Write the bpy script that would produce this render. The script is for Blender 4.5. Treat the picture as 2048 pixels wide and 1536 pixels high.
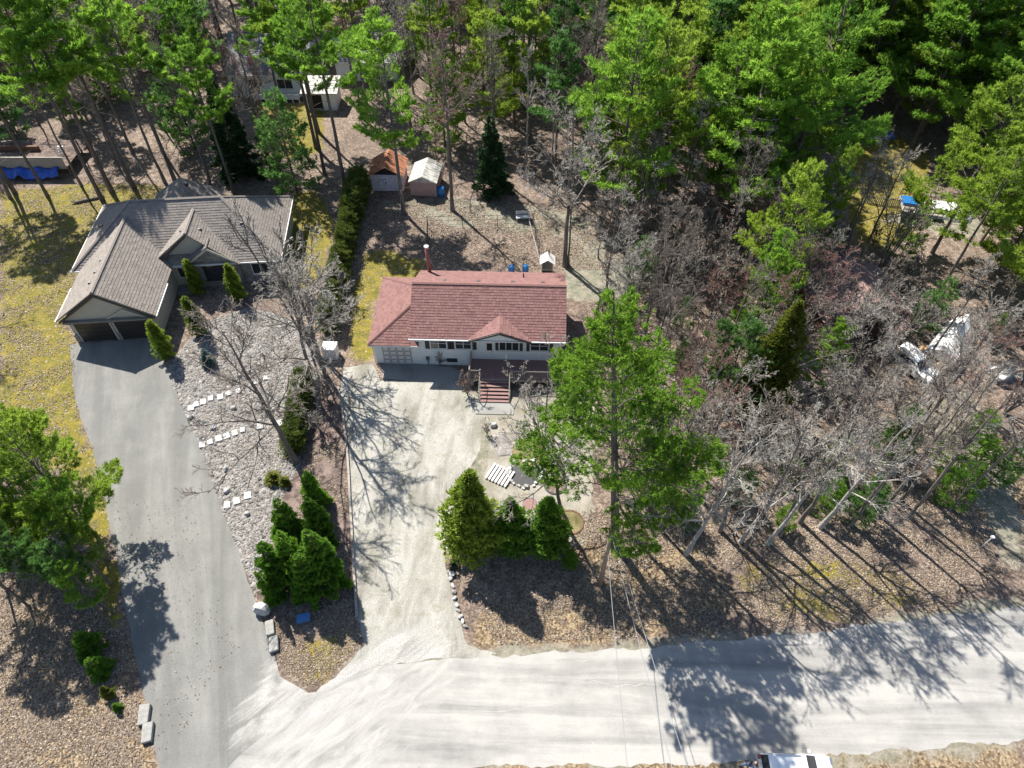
import bpy, bmesh, math, random
import numpy as np
from mathutils import Vector, Matrix

for o in list(bpy.data.objects): bpy.data.objects.remove(o)
sc = bpy.context.scene
COL = sc.collection
R = math.radians

# ---------------------------------------------------------------- camera, sky, sun, exposure
CAM_H, PITCH, FPX = 45.0, R(49.0), 1422.0          # drone height, downward tilt, focal length in photo pixels
cd = bpy.data.cameras.new('Camera'); cam = bpy.data.objects.new('Camera', cd); COL.objects.link(cam)
cd.sensor_fit = 'HORIZONTAL'; cd.sensor_width = 36.0; cd.lens = 36.0 * FPX / 2048.0
cd.clip_start = 0.5; cd.clip_end = 6000
cam.location = (0, 0, CAM_H); cam.rotation_euler = (math.pi / 2 - PITCH, 0, 0)
sc.camera = cam
SUN_AZ, SUN_EL = R(125.5), R(51.0)                  # sun stands behind and to the left of the houses
sdir = Vector((math.cos(SUN_EL) * math.cos(SUN_AZ), math.cos(SUN_EL) * math.sin(SUN_AZ), math.sin(SUN_EL)))
w = bpy.data.worlds.new('World'); sc.world = w; w.use_nodes = True
nt = w.node_tree; bg = nt.nodes['Background']
sky = nt.nodes.new('ShaderNodeTexSky'); sky.sky_type = 'NISHITA'; sky.sun_disc = False
sky.sun_elevation = SUN_EL; sky.sun_rotation = math.atan2(sdir.x, sdir.y)
sky.air_density = 1.0; sky.dust_density = 0.6; sky.ozone_density = 1.5
nt.links.new(sky.outputs[0], bg.inputs[0]); bg.inputs[1].default_value = 0.085
sl = bpy.data.lights.new('sun', 'SUN'); sun = bpy.data.objects.new('sun', sl); COL.objects.link(sun)
sl.energy = 5.0; sl.angle = R(0.55); sl.color = (1.0, 0.955, 0.88)
sun.rotation_euler = sdir.to_track_quat('Z', 'Y').to_euler(); sun.location = (-40, 60, 80)
sc.view_settings.view_transform = 'Standard'; sc.view_settings.look = 'None'
sc.view_settings.gamma = 1.0; sc.view_settings.exposure = 0.97; sc.view_settings.use_curve_mapping = False
sc.render.engine = 'CYCLES'
sc.cycles.max_bounces = 3; sc.cycles.diffuse_bounces = 2; sc.cycles.glossy_bounces = 2
sc.cycles.transmission_bounces = 3; sc.cycles.transparent_max_bounces = 6

# ---------------------------------------------------------------- survey: photo pixel -> point at height z
_F = np.array([0, math.cos(PITCH), -math.sin(PITCH)]); _U = np.array([0, math.sin(PITCH), math.cos(PITCH)])
def G(u, v, z=0.0):
    d = np.array([(u - 1024) / FPX, 0, 0]) + _U * (768 - v) / FPX + _F
    t = (z - CAM_H) / d[2]
    return Vector((t * d[0], t * d[1], z))
def PIX(x, y, z=0.0):
    q = np.array([x, y, z - CAM_H]); dz = q @ _F
    return 1024 + FPX * x / dz, 768 - FPX * (q @ _U) / dz

# ---------------------------------------------------------------- materials
MATS = {}
def newmat(name):
    m = bpy.data.materials.new(name); m.use_nodes = True; MATS[name] = m
    n = m.node_tree.nodes; return m, n, m.node_tree.links, n['Principled BSDF']
def N(nt, typ, **kw):
    n = nt.new(typ)
    for k, v in kw.items():
        if k in ('operation', 'blend_type', 'data_type', 'feature', 'noise_dimensions', 'attribute_name', 'wave_type', 'bands_direction', 'vector_type', 'noise_type'): setattr(n, k, v)
        else: n.inputs[k].default_value = v
    return n
def ramp(n, stops):
    r = n.new('ShaderNodeValToRGB'); e = r.color_ramp.elements
    while len(e) < len(stops): e.new(0.5)
    for i, (p, c) in enumerate(stops): e[i].position = p; e[i].color = (*c, 1)
    return r
def mixc(n, l, f, a, b, mode='MIX'):
    m = n.new('ShaderNodeMix'); m.data_type = 'RGBA'; m.blend_type = mode
    for sock, val in ((m.inputs[0], f), (m.inputs[6], a), (m.inputs[7], b)):
        if hasattr(val, 'is_linked') or hasattr(val, 'links'): l.new(val, sock)
        elif isinstance(val, (int, float)): sock.default_value = val
        else: sock.default_value = (*val, 1)
    return m.outputs[2]
def plain(name, col, rough=0.7, metal=0.0, var=0.15, scale=6.0, bump=0.0, col2=None):
    m, n, l, b = newmat(name)
    tc = n.new('ShaderNodeTexCoord')
    nz = N(n, 'ShaderNodeTexNoise', Scale=scale, Detail=6.0, Roughness=0.65); l.new(tc.outputs['Object'], nz.inputs['Vector'])
    c2 = col2 or tuple(max(0, c * (1 - 2 * var)) for c in col)
    rp = ramp(n, [(0.3, c2), (0.7, tuple(min(1, c * (1 + var)) for c in col))]); l.new(nz.outputs[0], rp.inputs[0])
    l.new(rp.outputs[0], b.inputs['Base Color'])
    b.inputs['Roughness'].default_value = rough; b.inputs['Metallic'].default_value = metal
    if bump:
        bp = N(n, 'ShaderNodeBump', Strength=bump, Distance=0.05); l.new(nz.outputs[0], bp.inputs['Height']); l.new(bp.outputs[0], b.inputs['Normal'])
    return m
def island(name, cols, rough=0.85, bump=0.0, scale=14.0):
    """every separate piece of a mesh takes its own tint"""
    m, n, l, b = newmat(name)
    g = n.new('ShaderNodeNewGeometry'); oi = n.new('ShaderNodeObjectInfo')
    ad = N(n, 'ShaderNodeMath', operation='ADD'); l.new(g.outputs['Random Per Island'], ad.inputs[0]); l.new(oi.outputs['Random'], ad.inputs[1])
    fr = N(n, 'ShaderNodeMath', operation='FRACT'); l.new(ad.outputs[0], fr.inputs[0])
    k = len(cols); rp = ramp(n, [(i / (k - 1) if k > 1 else 0, c) for i, c in enumerate(cols)]); l.new(fr.outputs[0], rp.inputs[0])
    tc = n.new('ShaderNodeTexCoord'); nz = N(n, 'ShaderNodeTexNoise', Scale=scale, Detail=5.0); l.new(tc.outputs['Object'], nz.inputs['Vector'])
    r2 = ramp(n, [(0.3, (0.72, 0.72, 0.72)), (0.7, (1.15, 1.15, 1.15))]); l.new(nz.outputs[0], r2.inputs[0])
    l.new(mixc(n, l, 1.0, rp.outputs[0], r2.outputs[0], 'MULTIPLY'), b.inputs['Base Color'])
    b.inputs['Roughness'].default_value = rough
    if bump:
        bp = N(n, 'ShaderNodeBump', Strength=bump, Distance=0.03); l.new(nz.outputs[0], bp.inputs['Height']); l.new(bp.outputs[0], b.inputs['Normal'])
    return m
def foliage(name, lo, hi, trans=0.55, hue=0.5):
    """needles: tint differs from tuft to tuft and tree to tree, crown light and shade put in; thin, so some light passes through"""
    m, n, l, b = newmat(name); b.inputs['Roughness'].default_value = 0.65; b.inputs['Specular IOR Level'].default_value = 0.25
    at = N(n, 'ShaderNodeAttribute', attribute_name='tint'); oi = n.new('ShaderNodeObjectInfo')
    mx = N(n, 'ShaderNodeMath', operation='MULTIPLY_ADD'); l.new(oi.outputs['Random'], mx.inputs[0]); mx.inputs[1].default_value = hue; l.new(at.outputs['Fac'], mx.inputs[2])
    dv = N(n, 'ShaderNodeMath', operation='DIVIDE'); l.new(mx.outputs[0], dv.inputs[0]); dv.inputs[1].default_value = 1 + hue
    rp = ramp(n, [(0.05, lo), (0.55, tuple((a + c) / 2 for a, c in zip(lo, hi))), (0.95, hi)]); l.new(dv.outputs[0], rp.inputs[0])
    l.new(rp.outputs[0], b.inputs['Base Color'])
    t = n.new('ShaderNodeBsdfTranslucent'); l.new(rp.outputs[0], t.inputs[0])
    ms = n.new('ShaderNodeMixShader'); ms.inputs[0].default_value = trans
    l.new(b.outputs[0], ms.inputs[1]); l.new(t.outputs[0], ms.inputs[2]); l.new(ms.outputs[0], n['Material Output'].inputs[0])
    return m
def bark(name, a, b_, scale=5.0, stretch=0.15):
    m, n, l, b = newmat(name)
    tc = n.new('ShaderNodeTexCoord'); mp = n.new('ShaderNodeMapping'); mp.inputs['Scale'].default_value = (1, 1, stretch); l.new(tc.outputs['Object'], mp.inputs[0])
    nz = N(n, 'ShaderNodeTexNoise', Scale=scale, Detail=7.0, Roughness=0.7); l.new(mp.outputs[0], nz.inputs['Vector'])
    rp = ramp(n, [(0.35, a), (0.68, b_)]); l.new(nz.outputs[0], rp.inputs[0]); l.new(rp.outputs[0], b.inputs['Base Color'])
    b.inputs['Roughness'].default_value = 0.9
    bp = N(n, 'ShaderNodeBump', Strength=0.6, Distance=0.04); l.new(nz.outputs[0], bp.inputs['Height']); l.new(bp.outputs[0], b.inputs['Normal'])
    return m

def ground_material():
    m, n, l, b = newmat('forest_floor'); b.inputs['Roughness'].default_value = 0.95
    tc = n.new('ShaderNodeTexCoord'); P = tc.outputs['Object']
    at = N(n, 'ShaderNodeAttribute', attribute_name='zone'); sp = n.new('ShaderNodeSeparateColor'); l.new(at.outputs['Color'], sp.inputs[0])
    big = N(n, 'ShaderNodeTexNoise', Scale=0.16, Detail=5.0, Roughness=0.6); l.new(P, big.inputs['Vector'])
    med = N(n, 'ShaderNodeTexNoise', Scale=1.3, Detail=6.0, Roughness=0.7); l.new(P, med.inputs['Vector'])
    fine = N(n, 'ShaderNodeTexNoise', Scale=7.0, Detail=9.0, Roughness=0.8); l.new(P, fine.inputs['Vector'])
    wob = mixc(n, l, 0.06, P, fine.outputs[1], 'ADD')
    v1 = N(n, 'ShaderNodeTexVoronoi', Scale=8.5); l.new(wob, v1.inputs['Vector'])
    v2 = N(n, 'ShaderNodeTexVoronoi', Scale=2.4); l.new(wob, v2.inputs['Vector'])
    s1 = n.new('ShaderNodeSeparateColor'); l.new(v1.outputs['Color'], s1.inputs[0])
    s2 = n.new('ShaderNodeSeparateColor'); l.new(v2.outputs['Color'], s2.inputs[0])
    leaf = ramp(n, [(0.0, (0.04, 0.03, 0.025)), (0.3, (0.115, 0.085, 0.066)), (0.65, (0.22, 0.17, 0.137)), (1.0, (0.42, 0.36, 0.31))]); l.new(s1.outputs[0], leaf.inputs[0])
    tone = ramp(n, [(0.3, (0.55, 0.5, 0.47)), (0.5, (1.0, 0.98, 0.97)), (0.7, (1.45, 1.42, 1.4))]); l.new(med.outputs[0], tone.inputs[0])
    duff = ramp(n, [(0.28, (0.06, 0.047, 0.037)), (0.5, (0.19, 0.155, 0.125)), (0.72, (0.37, 0.325, 0.28))]); l.new(fine.outputs[0], duff.inputs[0])
    litter = mixc(n, l, 0.5, leaf.outputs[0], duff.outputs[0])
    litter = mixc(n, l, 1.0, litter, tone.outputs[0], 'MULTIPLY')
    tb = ramp(n, [(0.35, (0.75, 0.7, 0.68)), (0.65, (1.15, 1.1, 1.05))]); l.new(big.outputs[0], tb.inputs[0])
    litter = mixc(n, l, 1.0, litter, tb.outputs[0], 'MULTIPLY')
    rust = ramp(n, [(0.0, (0.07, 0.045, 0.026)), (0.5, (0.21, 0.145, 0.08)), (1.0, (0.36, 0.28, 0.18))]); l.new(s1.outputs[1], rust.inputs[0])
    def edge(sock, lo=0.35, hi=0.65):
        a = N(n, 'ShaderNodeMath', operation='MULTIPLY_ADD'); l.new(med.outputs[0], a.inputs[0]); a.inputs[1].default_value = 1.2; a.inputs[2].default_value = -0.6
        c = N(n, 'ShaderNodeMath', operation='ADD'); l.new(sock, c.inputs[0]); l.new(a.outputs[0], c.inputs[1])
        mr = n.new('ShaderNodeMapRange'); l.new(c.outputs[0], mr.inputs[0]); mr.inputs[1].default_value = lo; mr.inputs[2].default_value = hi
        return mr.outputs[0]
    col = mixc(n, l, edge(sp.outputs['Blue']), litter, rust.outputs[0])
    gr = ramp(n, [(0.30, (0.075, 0.085, 0.014)), (0.47, (0.215, 0.175, 0.020)), (0.60, (0.31, 0.245, 0.033)), (0.72, (0.40, 0.325, 0.09))]); l.new(fine.outputs[0], gr.inputs[0])
    gt = ramp(n, [(0.34, (0.42, 0.52, 0.40)), (0.62, (1.0, 0.96, 0.92))]); l.new(med.outputs[0], gt.inputs[0])
    grass = mixc(n, l, 1.0, gr.outputs[0], gt.outputs[0], 'MULTIPLY')
    fl = N(n, 'ShaderNodeMath', operation='GREATER_THAN'); l.new(s1.outputs[2], fl.inputs[0]); fl.inputs[1].default_value = 0.87
    grass = mixc(n, l, fl.outputs[0], grass, leaf.outputs[0])
    col = mixc(n, l, edge(sp.outputs['Red']), col, grass)
    sa = ramp(n, [(0.3, (0.20, 0.175, 0.14)), (0.6, (0.34, 0.31, 0.26))]); l.new(fine.outputs[0], sa.inputs[0])
    sand = mixc(n, l, 1.0, sa.outputs[0], gt.outputs[0], 'MULTIPLY')
    col = mixc(n, l, edge(sp.outputs['Green']), col, sand)
    l.new(col, b.inputs['Base Color'])
    bp = N(n, 'ShaderNodeBump', Strength=0.7, Distance=0.05); l.new(s1.outputs[0], bp.inputs['Height'])
    b2 = N(n, 'ShaderNodeBump', Strength=0.5, Distance=0.08); l.new(fine.outputs[0], b2.inputs['Height']); l.new(bp.outputs[0], b2.inputs['Normal'])
    l.new(b2.outputs[0], b.inputs['Normal'])
    return m
def paved(name, dark, pale, streak=(0.06, 0.9), ang=0.0, thr=(0.42, 0.62), grain=38.0, moss=None, spot=None):
    """weathered surface: worn base, drifts of pale sand along the wheel lines, fine grain"""
    m, n, l, b = newmat(name); b.inputs['Roughness'].default_value = 0.93
    tc = n.new('ShaderNodeTexCoord'); P = tc.outputs['Object']
    rt = n.new('ShaderNodeMapping'); rt.inputs['Rotation'].default_value = (0, 0, ang); l.new(P, rt.inputs[0])
    mp = n.new('ShaderNodeMapping'); mp.inputs['Scale'].default_value = (streak[0], streak[1], 1); l.new(rt.outputs[0], mp.inputs[0])
    st = N(n, 'ShaderNodeTexNoise', Scale=1.0, Detail=7.0, Roughness=0.62, Distortion=0.6); l.new(mp.outputs[0], st.inputs['Vector'])
    pt = N(n, 'ShaderNodeTexNoise', Scale=0.45, Detail=7.0, Roughness=0.65); l.new(P, pt.inputs['Vector'])
    gn = N(n, 'ShaderNodeTexNoise', Scale=grain, Detail=3.0, Roughness=0.8); l.new(P, gn.inputs['Vector'])
    a = N(n, 'ShaderNodeMath', operation='MULTIPLY_ADD'); l.new(pt.outputs[0], a.inputs[0]); a.inputs[1].default_value = 0.5; l.new(st.outputs[0], a.inputs[2])
    mr = n.new('ShaderNodeMapRange'); l.new(a.outputs[0], mr.inputs[0]); mr.inputs[1].default_value = thr[0] + 0.25; mr.inputs[2].default_value = thr[1] + 0.25
    col = mixc(n, l, mr.outputs[0], dark, pale)
    if moss:
        mz = N(n, 'ShaderNodeTexNoise', Scale=0.9, Detail=7.0, Roughness=0.7); l.new(P, mz.inputs['Vector'])
        m2 = n.new('ShaderNodeMapRange'); l.new(mz.outputs[0], m2.inputs[0]); m2.inputs[1].default_value = 0.52; m2.inputs[2].default_value = 0.68; m2.inputs[4].default_value = 0.75
        col = mixc(n, l, m2.outputs[0], col, moss)
    if spot:                                         # sand washed out over the junction of drive and road
        rt2 = n.new('ShaderNodeMapping'); rt2.inputs['Rotation'].default_value = (0, 0, R(-38)); l.new(P, rt2.inputs[0])
        mp2 = n.new('ShaderNodeMapping'); mp2.inputs['Scale'].default_value = (0.35, 1.3, 1); l.new(rt2.outputs[0], mp2.inputs[0])
        sn = N(n, 'ShaderNodeTexNoise', Scale=1.0, Detail=8.0, Roughness=0.68, Distortion=0.8); l.new(mp2.outputs[0], sn.inputs['Vector'])
        sc2 = ramp(n, [(0.30, (0.235, 0.228, 0.212)), (0.48, (0.36, 0.347, 0.32)), (0.66, (0.44, 0.425, 0.395))]); l.new(sn.outputs[0], sc2.inputs[0])
        for (sx_, sy_, sr_) in spot:
            vd = N(n, 'ShaderNodeVectorMath', operation='DISTANCE'); l.new(P, vd.inputs[0]); vd.inputs[1].default_value = (sx_, sy_, 0)
            sd = N(n, 'ShaderNodeMath', operation='MULTIPLY_ADD'); l.new(vd.outputs['Value'], sd.inputs[0]); sd.inputs[1].default_value = -1.0 / sr_; sd.inputs[2].default_value = 0.85
            sa_ = N(n, 'ShaderNodeMath', operation='ADD'); l.new(sd.outputs[0], sa_.inputs[0]); l.new(sn.outputs[0], sa_.inputs[1])
            sm = n.new('ShaderNodeMapRange'); l.new(sa_.outputs[0], sm.inputs[0]); sm.inputs[1].default_value = 0.55; sm.inputs[2].default_value = 0.85
            col = mixc(n, l, sm.outputs[0], col, sc2.outputs[0])
    g2 = ramp(n, [(0.32, (0.58, 0.58, 0.58)), (0.68, (1.28, 1.28, 1.28))]); l.new(gn.outputs[0], g2.inputs[0])
    col = mixc(n, l, 1.0, col, g2.outputs[0], 'MULTIPLY')
    l.new(col, b.inputs['Base Color'])
    bp = N(n, 'ShaderNodeBump', Strength=0.5, Distance=0.03); l.new(gn.outputs[0], bp.inputs['Height'])
    b2 = N(n, 'ShaderNodeBump', Strength=0.35, Distance=0.10); l.new(pt.outputs[0], b2.inputs['Height']); l.new(bp.outputs[0], b2.inputs['Normal']); l.new(b2.outputs[0], b.inputs['Normal'])
    return m
def masonry(name, c1, c2, mortar, scale=1.0, w_=0.5, h_=0.22):
    m, n, l, b = newmat(name); b.inputs['Roughness'].default_value = 0.9
    tc = n.new('ShaderNodeTexCoord'); mp = n.new('ShaderNodeMapping'); mp.inputs['Rotation'].default_value = (R(90), 0, 0); l.new(tc.outputs['Object'], mp.inputs[0])
    bt = n.new('ShaderNodeTexBrick'); l.new(mp.outputs[0], bt.inputs['Vector'])
    for k, v in (('Color1', (*c1, 1)), ('Color2', (*c2, 1)), ('Mortar', (*mortar, 1)), ('Scale', scale), ('Brick Width', w_), ('Row Height', h_), ('Mortar Size', 0.012)): bt.inputs[k].default_value = v
    nz = N(n, 'ShaderNodeTexNoise', Scale=3.0, Detail=5.0); l.new(tc.outputs['Object'], nz.inputs['Vector'])
    r2 = ramp(n, [(0.3, (0.7, 0.7, 0.7)), (0.7, (1.2, 1.2, 1.2))]); l.new(nz.outputs[0], r2.inputs[0])
    l.new(mixc(n, l, 1.0, bt.outputs[0], r2.outputs[0], 'MULTIPLY'), b.inputs['Base Color'])
    bp = N(n, 'ShaderNodeBump', Strength=0.8, Distance=0.03, ); bp.invert = True; l.new(bt.outputs['Fac'], bp.inputs['Height']); l.new(bp.outputs[0], b.inputs['Normal'])
    return m
def ribbed(name, c1, c2, period=0.25, rough=0.5, rust=None):
    m, n, l, b = newmat(name); b.inputs['Roughness'].default_value = rough
    tc = n.new('ShaderNodeTexCoord')
    nz = N(n, 'ShaderNodeTexNoise', Scale=1.6, Detail=8.0, Roughness=0.7); l.new(tc.outputs['Object'], nz.inputs['Vector'])
    rp = ramp(n, [(0.35, c2), (0.6, c1)]); l.new(nz.outputs[0], rp.inputs[0]); l.new(rp.outputs[0], b.inputs['Base Color'])
    return m

ground_material()
SPOTS = ((-11.2, 12.9, 6.5), (-6.5, 15.6, 4.0))
paved('road_surface', (0.225, 0.218, 0.206), (0.41, 0.393, 0.362), (0.05, 0.75), R(2), (0.30, 0.60), spot=SPOTS)
paved('asphalt_surface', (0.165, 0.163, 0.150), (0.265, 0.258, 0.236), (0.45, 0.05), R(-18), (0.40, 0.72), spot=SPOTS)
paved('gravel_surface', (0.20, 0.188, 0.152), (0.385, 0.37, 0.328), (0.7, 0.20), R(3), (0.32, 0.58), grain=15.0, moss=(0.20, 0.19, 0.125), spot=SPOTS)
paved('concrete', (0.22, 0.215, 0.20), (0.30, 0.295, 0.27), (0.3, 0.3), 0, (0.35, 0.6))
paved('paver_sand', (0.22, 0.20, 0.155), (0.35, 0.32, 0.27), (0.4, 0.4), 0, (0.35, 0.6), grain=20.0, moss=(0.20, 0.175, 0.10))
paved('mulch', (0.075, 0.05, 0.042), (0.24, 0.18, 0.15), (1.8, 1.8), 0, (0.36, 0.66), grain=11.0)
paved('bed_moss', (0.10, 0.09, 0.03), (0.22, 0.185, 0.085), (0.9, 0.9), 0, (0.35, 0.6), grain=10.0)
paved('stone_bed', (0.17, 0.155, 0.14), (0.36, 0.33, 0.30), (0.8, 0.8), 0, (0.36, 0.62), grain=7.0)
island('river_stone', [(0.075, 0.07, 0.064), (0.18, 0.168, 0.155), (0.24, 0.228, 0.212), (0.34, 0.32, 0.295), (0.20, 0.165, 0.138)], 0.85)
island('fallen_leaf', [(0.09, 0.062, 0.045), (0.22, 0.16, 0.11), (0.42, 0.35, 0.27), (0.14, 0.10, 0.075), (0.29, 0.20, 0.11)], 0.8)
island('red_shingle', [(0.175, 0.085, 0.078), (0.225, 0.112, 0.10), (0.25, 0.132, 0.116), (0.195, 0.096, 0.088), (0.235, 0.128, 0.115)], 0.9)
island('grey_shingle', [(0.20, 0.173, 0.15), (0.245, 0.214, 0.187), (0.27, 0.236, 0.206), (0.22, 0.191, 0.167)], 0.9)
island('far_grey_shingle', [(0.20, 0.20, 0.21), (0.27, 0.27, 0.28), (0.32, 0.32, 0.33)], 0.9)
island('far_red_shingle', [(0.20, 0.125, 0.115), (0.28, 0.18, 0.165), (0.24, 0.16, 0.15)], 0.9)
plain('white_siding', (0.72, 0.74, 0.76), 0.6, var=0.05, scale=2.0)
plain('cream_stucco', (0.48, 0.44, 0.37), 0.85, var=0.06, scale=4.0)
plain('dark_trim', (0.035, 0.035, 0.04), 0.5, var=0.1)
plain('white_trim', (0.70, 0.69, 0.67), 0.5, var=0.05)
plain('door_brown', (0.035, 0.030, 0.028), 0.4, var=0.15)
plain('door_white', (0.62, 0.60, 0.60), 0.55, var=0.05)
plain('door_groove', (0.10, 0.10, 0.115), 0.6, var=0.1)
plain('shutter_black', (0.03, 0.028, 0.03), 0.6, var=0.1)
plain('deck_red', (0.26, 0.15, 0.135), 0.8, var=0.2, scale=9.0)
plain('weathered_wood', (0.34, 0.31, 0.27), 0.85, var=0.2, scale=8.0)
plain('brown_wood', (0.16, 0.085, 0.05), 0.85, var=0.2, scale=6.0)
plain('pole_wood', (0.30, 0.22, 0.155), 0.9, var=0.2, scale=7.0)
plain('rust_roof', (0.46, 0.17, 0.075), 0.85, var=0.3, scale=2.2, col2=(0.10, 0.065, 0.05))
plain('pale_roof', (0.60, 0.58, 0.53), 0.7, var=0.2, scale=1.6, col2=(0.20, 0.19, 0.17))
plain('pink_panel', (0.42, 0.28, 0.26), 0.7, var=0.12, scale=3.0)
plain('shed_white', (0.60, 0.59, 0.66), 0.75, var=0.08, scale=5.0, col2=(0.32, 0.31, 0.36))
plain('dark_void', (0.012, 0.012, 0.014), 0.8, var=0.1)
plain('blue_plastic_and_sky_reflection', (0.02, 0.16, 0.42), 0.35, var=0.15)  # plastic of drums and cushion; on the service box lid, painted sky reflection
plain('blue_tarp', (0.015, 0.09, 0.50), 0.35, var=0.25, scale=2.5, bump=0.3)
plain('white_tarp', (0.80, 0.80, 0.80), 0.5, var=0.06, scale=2.0, bump=0.4)
plain('black_tarp', (0.02, 0.022, 0.03), 0.3, var=0.3, scale=2.0, bump=0.5)
plain('teal_plastic', (0.02, 0.34, 0.33), 0.4, var=0.15)
plain('car_white', (0.80, 0.80, 0.79), 0.22, var=0.02)
plain('tyre', (0.02, 0.02, 0.02), 0.9, var=0.1)
plain('chrome', (0.55, 0.56, 0.58), 0.3, 0.9, var=0.05)
plain('pipe_red', (0.33, 0.13, 0.10), 0.6, var=0.15)
plain('boulder', (0.42, 0.41, 0.40), 0.9, var=0.2, scale=3.0, bump=0.8)
plain('slab_stone', (0.30, 0.295, 0.27), 0.9, var=0.15, scale=4.0, bump=0.4)
plain('white_stone', (0.50, 0.49, 0.47), 0.85, var=0.08, scale=6.0)
plain('denim', (0.09, 0.16, 0.28), 0.9, var=0.2, scale=8.0)
plain('grey_cloth', (0.16, 0.17, 0.19), 0.9, var=0.15, scale=8.0)
plain('skin', (0.52, 0.30, 0.22), 0.6, var=0.05)
plain('brown_hair', (0.06, 0.035, 0.022), 0.8, var=0.2)
plain('shoe', (0.045, 0.03, 0.025), 0.8, var=0.15)
plain('log_end', (0.50, 0.33, 0.18), 0.9, var=0.2, scale=9.0)
plain('wire', (0.03, 0.03, 0.03), 0.6, var=0.1)
plain('pale_wire', (0.45, 0.45, 0.45), 0.4, 0.5, var=0.05)
plain('pond_liner', (0.012, 0.013, 0.016), 0.5, var=0.4, scale=3.0)
masonry('stone_veneer', (0.30, 0.28, 0.27), (0.20, 0.185, 0.18), (0.26, 0.25, 0.24))
bark('pine_bark', (0.06, 0.048, 0.04), (0.20, 0.165, 0.14))
bark('grey_bark', (0.075, 0.063, 0.055), (0.24, 0.21, 0.185))
bark('twig_brown', (0.13, 0.105, 0.083), (0.33, 0.275, 0.225), 2.0, 1.0)
bark('twig_grey', (0.29, 0.262, 0.222), (0.56, 0.518, 0.452), 2.0, 1.0)
bark('twig_red', (0.20, 0.10, 0.08), (0.42, 0.23, 0.185), 2.0, 1.0)
bark('birch_bark', (0.20, 0.185, 0.165), (0.52, 0.49, 0.45), 3.0, 2.0)
foliage('pine_yellow', (0.10, 0.20, 0.022), (0.46, 0.60, 0.085))
foliage('pine_green', (0.06, 0.18, 0.022), (0.36, 0.57, 0.075))
foliage('pine_big', (0.032, 0.12, 0.014), (0.30, 0.48, 0.055))
foliage('pine_deep', (0.04, 0.13, 0.03), (0.22, 0.40, 0.10))
foliage('spruce_green', (0.03, 0.10, 0.012), (0.24, 0.44, 0.045), 0.4)
foliage('spruce_dark', (0.012, 0.035, 0.012), (0.05, 0.11, 0.035), 0.2)
foliage('cedar_green', (0.06, 0.14, 0.018), (0.40, 0.50, 0.075), 0.55)
foliage('hedge_green', (0.03, 0.065, 0.012), (0.22, 0.27, 0.055), 0.35)
foliage('cedar_bronze', (0.05, 0.10, 0.012), (0.36, 0.36, 0.05), 0.4)
foliage('blue_spruce', (0.07, 0.14, 0.12), (0.22, 0.33, 0.30), 0.2)
foliage('juniper', (0.10, 0.14, 0.02), (0.36, 0.36, 0.08), 0.25)
def glass():
    m, n, l, b = newmat('window_glass')
    b.inputs['Base Color'].default_value = (0.03, 0.035, 0.04, 1); b.inputs['Roughness'].default_value = 0.06; b.inputs['Specular IOR Level'].default_value = 0.8
    tc = n.new('ShaderNodeTexCoord'); nz = N(n, 'ShaderNodeTexNoise', Scale=1.3, Detail=3.0); l.new(tc.outputs['Object'], nz.inputs['Vector'])
    bp = N(n, 'ShaderNodeBump', Strength=0.04, Distance=0.05); l.new(nz.outputs[0], bp.inputs['Height']); l.new(bp.outputs[0], b.inputs['Normal'])
glass()

# ---------------------------------------------------------------- mesh helpers
def np_mesh(name, V, quads=None, tris=None, tint=None, smooth=False, mat=None):
    me = bpy.data.meshes.new(name)
    V = np.asarray(V, np.float32); nq = 0 if quads is None else len(quads); ntr = 0 if tris is None else len(tris)
    loops = []; 
    if nq: loops.append(np.asarray(quads, np.int32).ravel())
    if ntr: loops.append(np.asarray(tris, np.int32).ravel())
    L = np.concatenate(loops); me.vertices.add(len(V)); me.vertices.foreach_set('co', V.ravel())
    me.loops.add(len(L)); me.loops.foreach_set('vertex_index', L); me.polygons.add(nq + ntr)
    st = np.concatenate([np.arange(nq) * 4, nq * 4 + np.arange(ntr) * 3]).astype(np.int32)
    me.polygons.foreach_set('loop_start', st)
    if smooth: me.polygons.foreach_set('use_smooth', np.ones(nq + ntr, bool))
    if tint is not None:
        a = me.attributes.new('tint', 'FLOAT', 'POINT'); a.data.foreach_set('value', np.asarray(tint, np.float32))
    me.update(calc_edges=True)
    if mat: me.materials.append(MATS[mat])
    return me
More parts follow.
